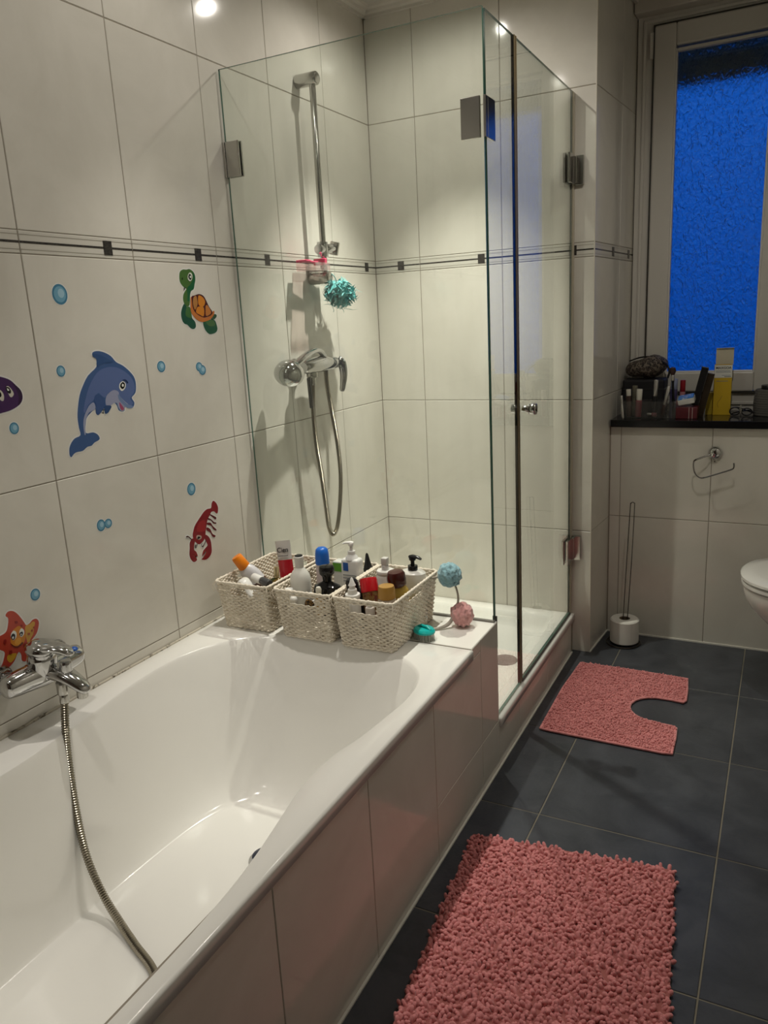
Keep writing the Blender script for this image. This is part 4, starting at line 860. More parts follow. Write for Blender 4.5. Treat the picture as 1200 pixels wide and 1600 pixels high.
bottle('deodorant_stick', 'clear pinkish deodorant with a tall rounded bright blue cap', 'deodorant', (0.306, 0.495, ZB), (0.305, 0.497, 0.682),
       [('bottle_body', [(0.018, 0), (0.0205, 0.003), (0.0215, 0.10), (0.0205, 0.150), (0.018, 0.160)], m_('pinkish_plastic', (0.52, 0.44, 0.46), 0.15)),
        ('cap', [(0.0200, 0.158), (0.0215, 0.160), (0.0205, 0.190), (0.018, 0.203), (0.012, 0.2085), (0.001, 0.210)], m_('blue_cap', (0.012, 0.13, 0.55)))], G2)
gt = thing('tissue_carton', 'upright white carton with a green top patch behind the black flask', 'carton', (0.345, 0.545, ZB), G2)
mk('carton_body', box(0.322, 0.525, ZB, 0.366, 0.560, 0.632, 0.003), m_('carton_white', (0.70, 0.71, 0.66)), gt)
mk('green_patch', box(0.323, 0.5242, 0.602, 0.352, 0.5246, 0.628), m_('leaf_green', (0.12, 0.36, 0.03)), gt)
def pump(z, r, h, side=(-1, 0)):
    """collar, stem and nozzle of a lotion pump, starting at height z; nozzle towards side"""
    d = Vector((side[0], side[1], 0)).normalized()
    return join(lathe(rnd(r * 1.35, z, z + h * .34, .001), 20), lathe(rnd(r * .55, z + h * .30, z + h * .78, .0005), 14), lathe(rnd(r * .95, z + h * .70, z + h * .90, .001), 18),
                tube([Vector((0, 0, z + h * .90)) - d * r * .9, Vector((0, 0, z + h * .94)), Vector((0, 0, z + h * .93)) + d * r * 2.0, Vector((0, 0, z + h * .84)) + d * r * 2.9], [r * .6, r * .8, r * .6, r * .4], 12, flat=(0.7, 1.0)))
pb = bottle('pump_bottle', 'white rectangular pump bottle with a blue square label', 'bottle', (0.402, 0.505, ZB), (0.402, 0.505, 0.60),
       [('bottle_body', box(-0.029, -0.019, 0, 0.029, 0.019, 0.183, 0.009, 4), m_('clinic_white', (0.76, 0.76, 0.74), 0.3)), ('shoulder', [(0.020, 0.180), (0.017, 0.188), (0.012, 0.193), (0.011, 0.198)], m_('clinic_white', (0.76, 0.76, 0.74), 0.3)),
        ('pump', pump(0.192, 0.0085, 0.040, (-1, -.3)), M_WHITE),
        ('blue_square', box(-0.020, -0.0196, 0.148, -0.003, -0.0192, 0.173), m_('label_blue', (0.015, 0.10, 0.42)))], G2)
for k, (a, b) in enumerate(((-0.022, 0.022), (-0.022, 0.010), (-0.022, 0.018))):
    mk('print_line', box(a, -0.0196, 0.134 - k * .009, b, -0.0192, 0.1365 - k * .009), m_('grey_print', (0.25, 0.27, 0.30)), pb, local=True)
bottle('black_flask', 'glossy black angular flask with a round black stopper', 'bottle', (0.388, 0.385, 0.505), (0.388, 0.385, 0.62),
       [('flask_body', [(0.034, 0), (0.040, 0.006), (0.043, 0.06), (0.043, 0.092), (0.038, 0.106), (0.016, 0.116), (0.012, 0.120)], m_('gloss_black', (0.008, 0.008, 0.009), 0.08), 1.0, 0.5),
        ('stopper', [(0.011, 0.118), (0.0125, 0.120), (0.0145, 0.134), (0.0215, 0.142), (0.0225, 0.154), (0.020, 0.162), (0.001, 0.164)], m_('gloss_black', (0.008, 0.008, 0.009), 0.08))], G2, roll=0.15)
bottle('gold_vial', 'little gold perfume vial with a cream stopper in the middle basket', 'perfume bottle', (0.388, 0.338, 0.540), (0.387, 0.338, 0.622),
       [('vial_body', [(0.010, 0), (0.013, 0.004), (0.012, 0.045), (0.007, 0.056), (0.005, 0.060)], m_('honey_gold', (0.45, 0.28, 0.07), 0.15)), ('stopper', [(0.0045, 0.058), (0.0075, 0.063), (0.0085, 0.074), (0.006, 0.081), (0.001, 0.083)], m_('cream_plastic', (0.72, 0.70, 0.62)))], G2)
bottle('mirror_clip', 'patterned brown and gold hair clip behind the middle basket opening', 'hair clip', (0.365, 0.328, 0.545), (0.358, 0.326, 0.590),
       [('clip_body', ball((0, 0, 0.02), 0.017, 0.005, 0.022), m_('tortoise', (0.20, 0.11, 0.03), 0.2, noise=(120, (0.02, 0.012, 0.008), 0.45, 0.55)))], G2)
bottle('white_nozzle_bottle', 'small white nozzle bottle between the tall bottle and the black flask', 'bottle', (0.352, 0.350, 0.50), (0.352, 0.350, 0.60),
       [('bottle_body', rnd(0.010, 0, 0.075), M_WHITE), ('nozzle', [(0.007, 0.075), (0.0075, 0.077), (0.0055, 0.096), (0.001, 0.098)], M_WHITE)], G2)
bottle('black_cone_bottle', 'slim black cone-topped bottle behind the white pump bottle', 'bottle', (0.430, 0.560, ZB), (0.422, 0.560, 0.655),
       [('bottle_body', [(0.013, 0), (0.0145, 0.003), (0.0145, 0.135), (0.009, 0.155), (0.004, 0.180), (0.001, 0.184)], M_BLACK)], G2)
# --- outer basket
bottle('black_shampoo_bottle', 'matte black bottle with an upside-down domed cap in the outer basket', 'bottle', (0.482, 0.415, 0.48), (0.461, 0.390, 0.638),
       [('bottle_body', [(0.020, 0), (0.024, 0.003), (0.025, 0.11), (0.018, 0.125)], m_('matte_black', (0.012, 0.012, 0.014), 0.35)), ('cap', [(0.014, 0.123), (0.017, 0.126), (0.0175, 0.150), (0.012, 0.159), (0.001, 0.161)], m_('matte_black', (0.012, 0.012, 0.014), 0.35))], G3)
bottle('foam_bottle', 'small white foam bottle with a pointed white pump at the basket front', 'bottle', (0.494, 0.340, 0.495), (0.494, 0.340, 0.60),
       [('bottle_body', [(0.018, 0), (0.0205, 0.003), (0.0205, 0.095), (0.0185, 0.106), (0.016, 0.110)], M_WHITE), ('collar', rnd(0.0205, 0.108, 0.119, .002), M_WHITE),
        ('pump', [(0.0125, 0.119), (0.0135, 0.121), (0.012, 0.132), (0.0085, 0.134), (0.008, 0.141), (0.0105, 0.143), (0.007, 0.150), (0.003, 0.163), (0.001, 0.165)], M_WHITE)], G3)
bottle('red_capped_can', 'dark bottle with a glossy red round bottom tilted in the outer basket', 'bottle', (0.545, 0.365, 0.505), (0.508, 0.405, 0.640),
       [('bottle_body', [(0.018, 0), (0.021, 0.003), (0.023, 0.06), (0.023, 0.115), (0.0225, 0.118)], m_('dark_gold_red', (0.10, 0.018, 0.012), 0.15, noise=(60, (0.16, 0.09, 0.03), 0.48, 0.56))),
        ('cap', [(0.0225, 0.105), (0.0245, 0.107), (0.0245, 0.138), (0.0225, 0.144), (0.018, 0.145), (0.017, 0.141), (0.001, 0.141)], m_('red_cap', (0.50, 0.012, 0.018), 0.2))], G3)
bottle('spray_bottle', 'white bottle with a narrow grey-white spray top at the basket back', 'bottle', (0.513, 0.500, ZB), (0.513, 0.500, 0.62),
       [('bottle_body', [(0.024, 0), (0.027, 0.003), (0.027, 0.140), (0.024, 0.150)], M_WHITE), ('collar', rnd(0.0255, 0.146, 0.160, .003), M_WHITE),
        ('nozzle', join(lathe(rnd(0.0105, 0.160, 0.174, .001), 18), xf(box(-0.009, -0.009, 0, 0.009, 0.011, 0.022, 0.003), Matrix.Translation((0, 0, 0.174)))), m_('grey_white', (0.62, 0.61, 0.58)))], G3)
bottle('yellow_shampoo_bottle', 'yellow bottle with a round dark brown cap in the outer basket', 'bottle', (0.590, 0.450, ZB), (0.577, 0.437, 0.655),
       [('bottle_body', [(0.028, 0), (0.032, 0.004), (0.033, 0.10), (0.030, 0.130), (0.023, 0.143)], m_('olive_yellow', (0.48, 0.34, 0.07), 0.2), 1.0, 0.7),
        ('cap', [(0.022, 0.140), (0.0255, 0.144), (0.0265, 0.160), (0.0255, 0.175), (0.021, 0.182), (0.001, 0.184)], m_('dark_brown_cap', (0.06, 0.012, 0.010), 0.15))], G3)
bottle('gold_capped_bottle', 'clear bottle with a wide amber gold cap in front of the brown-capped one', 'bottle', (0.588, 0.362, ZB), (0.586, 0.362, 0.64),
       [('bottle_body', [(0.024, 0), (0.027, 0.003), (0.0275, 0.115), (0.024, 0.128), (0.020, 0.133)], m_('amber_clear', (0.40, 0.33, 0.26), 0.12)),
        ('cap', [(0.0205, 0.130), (0.0235, 0.133), (0.0225, 0.160), (0.0205, 0.166), (0.001, 0.168)], m_('amber_cap', (0.42, 0.23, 0.05), 0.25))], G3)
bottle('black_pump_bottle', 'wide white bottle with a black pump at the back of the outer basket', 'bottle', (0.586, 0.530, ZB), (0.586, 0.530, 0.60),
       [('bottle_body', [(0.034, 0), (0.038, 0.004), (0.040, 0.135), (0.038, 0.150), (0.030, 0.156), (0.012, 0.158)], m_('pearl_white', (0.74, 0.73, 0.68), 0.25), 1.0, 0.72),
        ('pump', pump(0.156, 0.0105, 0.044, (1, -.2)), M_BLACK)], G3)
bottle('clear_nozzle_bottle', 'small clear bottle with white nozzle beside the red-bottomed one', 'bottle', (0.548, 0.335, 0.50), (0.548, 0.335, 0.60),
       [('bottle_body', rnd(0.013, 0, 0.085, .004), m_('cloudy_clear', (0.55, 0.50, 0.46), 0.12)), ('nozzle', rnd(0.007, 0.085, 0.100), M_WHITE)], G3)

# ================================================================ things beside the baskets
nb = thing('nail_brush', 'teal plastic nail brush with pale bristles on the bath ledge', 'brush', (0.656, 0.437, 0.4685))
bc = Vector((0.657, 0.437, 0.4685)); ang = -0.35
def nbx(vf): return xf(vf, Matrix.Translation(bc) @ Matrix.Rotation(ang, 4, 'Z'))
mk('handle', join(nbx(xf(lathe([(0.030, 0.019), (0.033, 0.021), (0.033, 0.026), (0.028, 0.031), (0.012, 0.033), (0.001, 0.033)], 28, 1.0, 0.82), Matrix.Identity(4))), nbx(tube([(-0.022, 0, 0.030), (-0.01, 0, 0.037), (0.012, 0, 0.037), (0.024, 0, 0.030)], 0.004, 10))), m_('teal_plastic', (0.0, 0.42, 0.40), 0.3), nb, True)
br = []
rd = random.Random(2)
for i in range(11):
    for j in range(8):
        x, y = -0.027 + i * .0054, -0.020 + j * .0057
        if (x / .030) ** 2 + (y / .0245) ** 2 > 1: continue
        br.append(nbx(tube([(x, y, 0.020), (x * 1.05 + rd.uniform(-.001, .001), y * 1.05, 0.0004)], 0.0013, 5)))
mk('bristles', join(*br), m_('grey_bristle', (0.42, 0.41, 0.36), 0.6), nb, kind='stuff')
hb = thing('pompom_band', 'grey bendy band with a fluffy blue and a fluffy pink ball', 'hair band', (0.70, 0.55, 0.4685))
band = catmull([(0.628, 0.545, 0.604), (0.650, 0.548, 0.609), (0.675, 0.550, 0.615), (0.700, 0.550, 0.600), (0.712, 0.551, 0.570), (0.712, 0.553, 0.540), (0.704, 0.55, 0.510), (0.693, 0.53, 0.483), (0.675, 0.51, 0.474), (0.655, 0.495, 0.4735)], 6)
mk('band', tube(band, [0.0032 + 0.0026 * max(0, 1 - abs(i - len(band) + 12) / 12) for i in range(len(band))], 10, flat=(1.0, .8)), m_('grey_beige_band', (0.42, 0.38, 0.32), 0.5), hb, True)
def fluff(c, r, seed, m, nm):
    rd = random.Random(seed); bm = bmesh.new(); bmesh.ops.create_icosphere(bm, subdivisions=5, radius=1)
    ph = [(Vector((rd.gauss(0, 1), rd.gauss(0, 1), rd.gauss(0, 1))).normalized() * rd.uniform(9, 22), rd.uniform(0, 6)) for _ in range(14)]
    v = []
    for p in bm.verts:
        d = sum(math.sin(p.co.dot(a) + b) for a, b in ph) / 14; v.append(Vector(c) + Vector((p.co.x * r[0], p.co.y * r[1], p.co.z * r[2])) * (1 + 0.22 * d + rd.uniform(-.045, .045)))
    f = [tuple(q.index for q in x.verts) for x in bm.faces]; bm.free()
    return mk(nm, (v, f), m, hb, 'all')
fluff((0.690, 0.550, 0.620), (0.034, 0.030, 0.035), 4, mat('blue_fluff', (0.26, 0.46, 0.52), 0.9, sheen=0.6), 'blue_pompom')
fluff((0.722, 0.556, 0.504), (0.032, 0.030, 0.035), 9, mat('pink_fluff', (0.72, 0.36, 0.35), 0.9, sheen=0.6), 'pink_pompom')

# ================================================================ bath mats
M_MAT = mat('dusty_rose_chenille', (0.68, 0.255, 0.255), 0.85, noise=(55, (0.52, 0.175, 0.175), 0.35, 0.6), sheen=0.25)
def noodles(inside, U, V, O, nu, nv, du, dv, rad, ln, hgt, seed, jit, lean):
    """short chenille loops standing on the mat backing; inside(u, v) keeps the outline"""
    rd = random.Random(seed); v, f = [], []; n = 6
    for j in range(nv):
        for i in range(nu):
            u = (i + .5 + (0.25 if j % 2 else -0.25)) * du + rd.uniform(-jit, jit) * du; w = (j + .5) * dv + rd.uniform(-jit, jit) * dv
            if not inside(u, w): continue
            a = rd.uniform(0, 6.28); la = rd.uniform(0.25, 1.0) * lean
            ctr = O + U * u + V * w; h = hgt * rd.uniform(0.72, 1.12); r = rad * rd.uniform(.85, 1.15)
            d = Vector((math.cos(a) * la, math.sin(a) * la, 1)).normalized()
            p0 = ctr + ZV * 0.004; p1 = ctr + d * (h - r); q = aim(p0, p1 - p0); Ln = (p1 - p0).length
            b = len(v)
            for rr_, z in ((.75, 0), (1.0, Ln * .55), (.95, Ln), (.62, Ln + r * .62), (.12, Ln + r * .85)):
                for k in range(n):
                    t = 2 * PI * k / n; v.append(q @ Vector((r * rr_ * math.cos(t), r * rr_ * math.sin(t), z)))
            for s in range(4):
                for k in range(n):
                    l = (k + 1) % n; f.append((b + s * n + k, b + s * n + l, b + (s + 1) * n + l, b + (s + 1) * n + k))
            f.append(tuple(b + 4 * n + k for k in range(n)))
    return v, f
MU = Vector((0.9925, 0.122, 0)).normalized(); MV = Vector((0.098, -0.995, 0)).normalized(); MO = Vector((0.846, 0.283, 0))
mt = thing('bath_mat', 'large shaggy dusty pink bath mat beside the bathtub', 'bath mat', tuple(MO))
def quad(O, U, V, w, h, z0, z1):
    return [O + U * a + V * b + ZV * z for z in (z0, z1) for a, b in ((0, 0), (w, 0), (w, h), (0, h))], [(0, 1, 2, 3)[::1], (4, 7, 6, 5), (0, 4, 5, 1), (1, 5, 6, 2), (2, 6, 7, 3), (3, 7, 4, 0)]
mk('backing', quad(MO, MU, MV, 0.494, 0.80, 0.0006, 0.009), mat('mat_backing', (0.34, 0.11, 0.10), 0.9), mt)
mk('shag_pile', noodles(lambda u, w: True, MU, MV, MO, 58, 94, 0.494 / 58, 0.80 / 94, 0.0047, 0.01, 0.021, 5, 0.30, 0.85), M_MAT, mt, 'all', kind='stuff')
cm = thing('contour_mat', 'dusty pink U-shaped toilet mat with its notch towards the toilet', 'bath mat', (0.86, 1.14, 0))
CO = Vector((0.857, 0.872, 0)); CU = Vector((1, 0.0, 0)); CV = Vector((0, 1, 0)); CW, CH = 0.405, 0.532
def u_out():
    P = [(0.0, 0.0), (0.02, -0.001), (0.38, -0.004), (CW, 0.0), (CW - 0.002, 0.10), (CW - 0.006, 0.160)]
    P += [(CW - 0.02, 0.168), (0.335, 0.172)]
    for k in range(11):
        a = math.radians(-80 - 20 * k * 0.9); P.append((0.325 + 0.088 * math.cos(a), 0.262 + 0.088 * math.sin(a)))
    P += [(0.36, 0.350), (CW - 0.006, 0.345), (CW, 0.36), (CW - 0.004, 0.44), (CW - 0.012, CH), (0.2, CH + 0.004), (0.006, CH), (-0.004, 0.3)]
    return P
UP = u_out()
def inpoly(x, y, P=UP):
    c = False; j = len(P) - 1
    for i in range(len(P)):
        if (P[i][1] > y) != (P[j][1] > y) and x < (P[j][0] - P[i][0]) * (y - P[i][1]) / (P[j][1] - P[i][1]) + P[i][0]: c = not c
        j = i
    return c
mk('backing', prism([(CO.x + a, CO.y + b) for a, b in UP], 'z', 0.0006, 0.007), mat('mat_backing', (0.34, 0.11, 0.10), 0.9), cm)
mk('edge_binding', tube([(CO.x + a, CO.y + b, 0.006) for a, b in UP], 0.0045, 8, closed=True), M_MAT, cm, 'all')
mk('short_pile', noodles(inpoly, CU, CV, CO, 56, 74, CW / 56, (CH + .004) / 74, 0.0038, 0.01, 0.0145, 8, 0.12, 0.25), M_MAT, cm, 'all', kind='stuff')

# ================================================================ toilet
to = thing('toilet', 'white wall-hung toilet with closed lid at the right wall', 'toilet', (1.70, 1.40, 0.0))
TC = Vector((1.60, 1.405, 0))
def dshape(rx, ry, back, n=40, e=2.3):
    P = []
    for k in range(n):
        a = 2 * PI * k / n; c, s = math.cos(a), math.sin(a)
        x = -rx * abs(c) ** (2 / e) if c > 0 else back * abs(c) ** 0.5
        P.append((x, ry * math.copysign(abs(s) ** (2 / e), s)))
    return P
def dloft(levels):
    """levels: (rx, ry, back, dx, z)"""
    n = 40; v, f = [], []
    for rx, ry, bk, dx, z in levels:
        v += [Vector((TC.x + x + dx, TC.y + y, z)) for x, y in dshape(rx, ry, bk)]
    for i in range(len(levels) - 1):
        for k in range(n): l = (k + 1) % n; f.append((i * n + k, (i + 1) * n + k, (i + 1) * n + l, i * n + l))
    f.append(tuple(range(n))); f.append(tuple((len(levels) - 1) * n + k for k in range(n))[::-1])
    return v, f
mk('lid', dloft([(.192, .178, .20, 0, .424), (.198, .184, .20, 0, .428), (.198, .184, .20, 0, .436), (.190, .177, .20, 0, .443), (.150, .14, .18, 0, .447), (.02, .02, .02, 0, .448)]), M_CERAM, to, True)
mk('seat', dloft([(.190, .176, .20, 0, .405), (.195, .181, .20, 0, .408), (.195, .181, .20, 0, .418), (.188, .174, .20, 0, .421)]), M_WHITE, to, True)
mk('bowl', dloft([(.030, .06, .33, .09, .085), (.055, .10, .33, .07, .10), (.085, .125, .34, .05, .18), (.125, .148, .345, .02, .27), (.165, .165, .348, 0, .33), (.184, .173, .349, 0, .365), (.188, .176, .349, 0, .385), (.188, .176, .349, 0, .398), (.180, .168, .349, 0, .402)]), M_CERAM, to, True)
mk('lid_hinge', join(cyl((1.80, 1.33, .425), (1.80, 1.36, .425), .012), cyl((1.80, 1.45, .425), (1.80, 1.48, .425), .012)), M_CHROME, to, True)

# ================================================================ toilet paper stand, holder
ts = thing('paper_stand', 'tall thin wire stand in the corner with a paper roll on it', 'paper stand', (0.972, 1.672, 0))
mk('foot_ring', tube([(0.975 + 0.066 * math.cos(2 * PI * k / 32), 1.665 + 0.066 * math.sin(2 * PI * k / 32), 0.004) for k in range(32)], 0.003, 8, closed=True), M_WIRE, ts, True)
mk('cross_bar', tube([(0.909, 1.665, 0.0055), (1.041, 1.665, 0.0055)], 0.0025, 8), M_WIRE, ts, True)
mk('wire_pole', tube(catmull([(0.969, 1.668, 0.006), (0.973, 1.667, 0.12), (0.981, 1.666, 0.35), (0.9895, 1.665, 0.565), (0.991, 1.665, 0.583), (0.997, 1.665, 0.590), (1.004, 1.665, 0.586), (1.0055, 1.665, 0.565), (0.999, 1.668, 0.35), (0.989, 1.671, 0.12), (0.986, 1.672, 0.006)], 6), 0.0018, 8), M_WIRE, ts, True)
tr = thing('toilet_roll', 'white toilet paper roll sitting on the wire stand', 'toilet roll', (0.978, 1.668, 0.0085))
M_PAPER = mat('paper', (0.74, 0.72, 0.67), 0.85, bump=(260, 0.4, 0.001))
def ann(ri, ro, z0, z1, n=40):
    return lathe2([(ri, z0), (ro - .004, z0), (ro, z0 + .004), (ro, z1 - .005), (ro - .005, z1), (ri, z1), (ri, z0)], n)
def lathe2(prof, n):
    v, f = [], []
    for r, z in prof:
        for k in range(n): a = 2 * PI * k / n; v.append(Vector((r * math.cos(a), r * math.sin(a), z)))
    for i in range(len(prof) - 1):
        for k in range(n): l = (k + 1) % n; f.append((i * n + k, i * n + l, (i + 1) * n + l, (i + 1) * n + k))
    return v, f
mk('paper', ann(0.0215, 0.056, 0.0, 0.098), M_PAPER, tr, True, local=True)
mk('cardboard_core', lathe2([(0.0195, 0.001), (0.0212, 0.001), (0.0212, 0.097), (0.0195, 0.097), (0.0195, 0.001)], 28), mat('cardboard', (0.16, 0.12, 0.08), 0.9), tr, True, local=True)
ph = thing('paper_holder', 'empty chrome toilet paper holder on the wall under the sill', 'paper holder', (1.278, YW, 0.772))
mk('rosette', xf(lathe([(0.024, 0), (0.025, 0.004), (0.023, 0.012), (0.017, 0.018), (0.008, 0.021), (0.001, 0.0215)], 28), aim((1.277, YW - .0003, 0.776), (0, -1, 0))), M_CHROME, ph, True)
mk('arm', tube(catmull([(1.268, YW - .014, 0.770), (1.250, YW - .035, 0.768), (1.222, YW - .047, 0.758), (1.209, YW - .05, 0.750), (1.208, YW - .05, 0.728), (1.214, YW - .05, 0.705), (1.228, YW - .05, 0.690), (1.245, YW - .05, 0.688), (1.300, YW - .05, 0.708), (1.340, YW - .05, 0.724), (1.347, YW - .05, 0.733), (1.346, YW - .05, 0.748)], 5), 0.0032, 8), M_CHROME, ph, True)
mk('screw', ball((1.277, YW - .002, 0.742), .0025, .002, .0025), M_BLACK, ph, True)

# ================================================================ things on the windowsill
ZS = 0.8992
def upright(name, label, cat, x, y, z0, h, r, parts, group, lean=(0, 0)):
    return bottle(name, label, cat, (x, y, z0), (x + lean[0], y + lean[1], z0 + h), parts, group)
GS = 'cosmetics on the windowsill'
vc = thing('vanity_case', 'boxy black vanity case in the corner of the windowsill', 'case', (0.985, 1.965, ZS))
mk('case_body', box(0.906, 1.905, ZS, 1.068, 2.018, 1.040, 0.008, 3), mat('black_fabric', (0.012, 0.011, 0.013), 0.7), vc)
mk('case_zip', box(0.905, 1.9035, 1.000, 1.069, 2.019, 1.004), mat('zip_grey', (0.05, 0.05, 0.05), 0.4, metal=.5), vc)
pc = thing('cosmetic_pouch', 'leopard-print soft pouch lying on top of the black vanity case', 'pouch', (0.985, 1.955, 1.046))
def pouch_material():
    m = bpy.data.materials.new('leopard_print'); m.use_nodes = True; t = m.node_tree; p = t.nodes['Principled BSDF']; p.inputs['Roughness'].default_value = 0.7
    g = t.nodes.new('ShaderNodeNewGeometry'); v = t.nodes.new('ShaderNodeTexVoronoi'); v.inputs['Scale'].default_value = 95
    t.links.new(g.outputs['Position'], v.inputs['Vector']); r = t.nodes.new('ShaderNodeValToRGB'); e = r.color_ramp.elements
    e[0].position = 0.30; e[0].color = (0.09, 0.065, 0.05, 1); e[1].position = 0.36; e[1].color = (0.012, 0.009, 0.008, 1)
    x = e.new(0.52); x.color = (0.012, 0.009, 0.008, 1); x = e.new(0.58); x.color = (0.16, 0.13, 0.10, 1)
    t.links.new(v.outputs['Distance'], r.inputs[0]); t.links.new(r.outputs[0], p.inputs['Base Color']); return m
pv = []
n_, m__ = 28, 12
v_, f_ = lathe([(max(math.sin(PI * i / m__), 1e-4) ** 0.75, -math.cos(PI * i / m__)) for i in range(m__ + 1)], n_)
v_ = [Vector((0.990 + p.x * 0.082 * (1 + .06 * math.sin(3 * p.y)), 1.953 + p.y * 0.058, 1.086 + p.z * 0.048 * (0.85 + .35 * p.x * .4 + .1 * math.sin(5 * p.x)) + 0.010 * p.x)) for p in v_]
mk('pouch_body', (v_, f_), pouch_material(), pc, 'all')
mk('pouch_zip', tube(catmull([(0.925, 1.940, 1.112), (0.96, 1.945, 1.124), (1.0, 1.948, 1.128), (1.045, 1.945, 1.120)], 4), 0.003, 6), M_BLACK, pc, True)
mk('pull_strap', tube(catmull([(1.050, 1.930, 1.110), (1.075, 1.915, 1.095), (1.085, 1.905, 1.070), (1.080, 1.90, 1.045)], 5), 0.004, 8), M_BLACK, pc, True)
# acrylic organiser with cosmetics in it
ao = thing('clear_organiser', 'clear plastic organiser box full of tubes at the sill corner', 'organiser', (1.02, 1.85, ZS))
x0, x1, y0, y1, z1 = 0.925, 1.128, 1.795, 1.885, 0.965
for a in ((x0, y0, ZS, x1, y0 + .003, z1), (x0, y1 - .003, ZS, x1, y1, z1), (x0, y0, ZS, x0 + .003, y1, z1), (x1 - .003, y0, ZS, x1, y1, z1), (x0, y0, ZS, x1, y1, ZS + .003), (1.035, y0 + .003, ZS + .003, 1.038, y1 - .003, z1)):
    mk('clear_wall', box(*a), M_ACRYL, ao)
def stick(name, label, cat, p0, p1, r, cb, cc, split=0.6, capname='cap'):
    L = (Vector(p1) - Vector(p0)).length
    return bottle(name, label, cat, p0, p1, [('body', rnd(r, 0, L * split, .001), cb), (capname, rnd(r * .92, L * split, L, .0015), cc)], GS)
M_MAUVE = m_('mauve', (0.28, 0.09, 0.10)); M_DBR = m_('dark_brown', (0.05, 0.025, 0.02)); M_SILV = m_('silver', (0.55, 0.54, 0.52), 0.25, metal=0.8); M_DRED = m_('deep_red', (0.30, 0.01, 0.02)); M_KHA = m_('khaki', (0.16, 0.15, 0.11)); M_CRM = m_('cream_plastic', (0.72, 0.70, 0.62))
stick('eyeliner', 'slim silver-white cosmetic stick leaning at the sill corner end', 'cosmetics', (0.934, 1.775, ZS), (0.924, 1.788, 0.990), 0.006, M_SILV, M_SILV)
stick('lip_gloss', 'brown lip gloss with a round silvery white cap in the organiser', 'cosmetics', (0.949, 1.825, ZS + .004), (0.944, 1.830, 1.010), 0.010, M_DBR, M_CRM, .75)
stick('foundation_tube', 'khaki grey cosmetic tube standing behind the brown lip gloss', 'cosmetics', (0.966, 1.850, ZS + .004), (0.965, 1.852, 1.022), 0.011, M_KHA, M_KHA)
stick('mauve_brush', 'mauve cosmetic tube with a cream top standing in the organiser', 'cosmetics', (0.985, 1.812, ZS + .004), (0.989, 1.815, 1.012), 0.012, M_MAUVE, M_CRM, .60)
stick('mascara', 'silver capped mascara standing in the middle of the organiser', 'cosmetics', (1.040, 1.835, ZS + .004), (1.047, 1.838, 1.045), 0.009, M_BLACK, M_SILV, .55)
stick('gloss_wand', 'silver cosmetic wand leaning right inside the organiser', 'cosmetics', (1.075, 1.825, ZS + .01), (1.095, 1.835, 1.020), 0.008, M_DBR, M_SILV, .35)
stick('purple_bottle', 'purple blue cosmetic bottle with pale pointed top behind the organiser', 'cosmetics', (1.102, 1.905, ZS), (1.106, 1.905, 1.042), 0.014, m_('dull_purple', (0.07, 0.06, 0.16)), m_('pale_blue', (0.30, 0.34, 0.50)), .72)
stick('nail_polish', 'nail polish with a deep red cap standing behind the cosmetics', 'cosmetics', (1.133, 1.930, ZS), (1.135, 1.930, 1.035), 0.011, m_('nail_pink', (0.45, 0.20, 0.22)), M_DRED, .66)
stick('small_lipstick', 'small pink lipstick lying low at the right of the organiser', 'cosmetics', (1.055, 1.81, ZS + .012), (1.020, 1.815, ZS + .014), 0.008, M_MAUVE, M_SILV, .5)
bq = bottle('makeup_brush', 'black-handled makeup brush standing between pouch and red cap', 'makeup brush', (1.112, 1.87, ZS), (1.100, 1.88, 1.088), [('handle', [(0.003, 0), (0.005, 0.02), (0.004, 0.13), (0.006, 0.14)], M_BLACK), ('ferrule', rnd(0.0065, 0.138, 0.160, .001), M_SILV), ('brush_hair', [(0.006, 0.159), (0.013, 0.175), (0.011, 0.188), (0.002, 0.192)], M_DBR)], GS)
tp = thing('tissue_pack', 'small white and blue tissue pack tilted on top of the dark red box', 'tissue pack', (1.160, 1.815, 0.965), GS)
TM = Matrix.Translation((1.163, 1.812, 0.972)) @ Matrix.Rotation(-0.20, 4, 'Y') @ Matrix.Rotation(0.15, 4, 'X')
mk('pack_body', xf(box(-0.030, -0.028, -0.014, 0.030, 0.028, 0.008, 0.004), TM), m_('tissue_white', (0.60, 0.60, 0.58)), tp)
mk('blue_film', xf(box(-0.029, -0.027, 0.006, 0.029, 0.028, 0.013, 0.004), TM), m_('film_blue', (0.05, 0.22, 0.62), 0.3, noise=(90, (0.5, 0.6, 0.8), 0.40, 0.5)), tp)
rb = thing('red_box', 'low dark red box under the tissue pack on the sill', 'box', (1.165, 1.82, ZS), GS)
mk('box_body', box(1.128, 1.790, ZS, 1.205, 1.860, 0.944, 0.002), m_('dark_red_card', (0.11, 0.018, 0.025), 0.35), rb)
mk('white_stripe', join(box(1.175, 1.7895, 0.900, 1.1765, 1.7900, 0.943), box(1.187, 1.7895, 0.900, 1.1885, 1.7900, 0.943)), m_('stripe', (0.6, 0.55, 0.5)), rb)
for k, (xa, ya, lab, cc) in enumerate(((1.190, 1.845, 'tall black palette leaning beside the yellow carton', M_BLACK), (1.206, 1.862, 'dark bronze palette leaning behind the black one', m_('dark_bronze', (0.035, 0.024, 0.014), 0.3)))):
    tpl = thing('makeup_palette', lab, 'palette', (xa, ya, 0.945 - .046 * k), GS)
    mk('palette_body', xf(box(-0.013, -0.004, 0, 0.013, 0.004, 0.150 + .02 * k, 0.002), Matrix.Translation((xa, ya, 0.944 if k == 0 else ZS)) @ Matrix.Rotation(0.22, 4, 'Y')), cc, tpl)
yb = thing('yellow_carton', 'tall open yellow carton with a white printed top on the sill', 'carton', (1.275, 1.925, ZS))
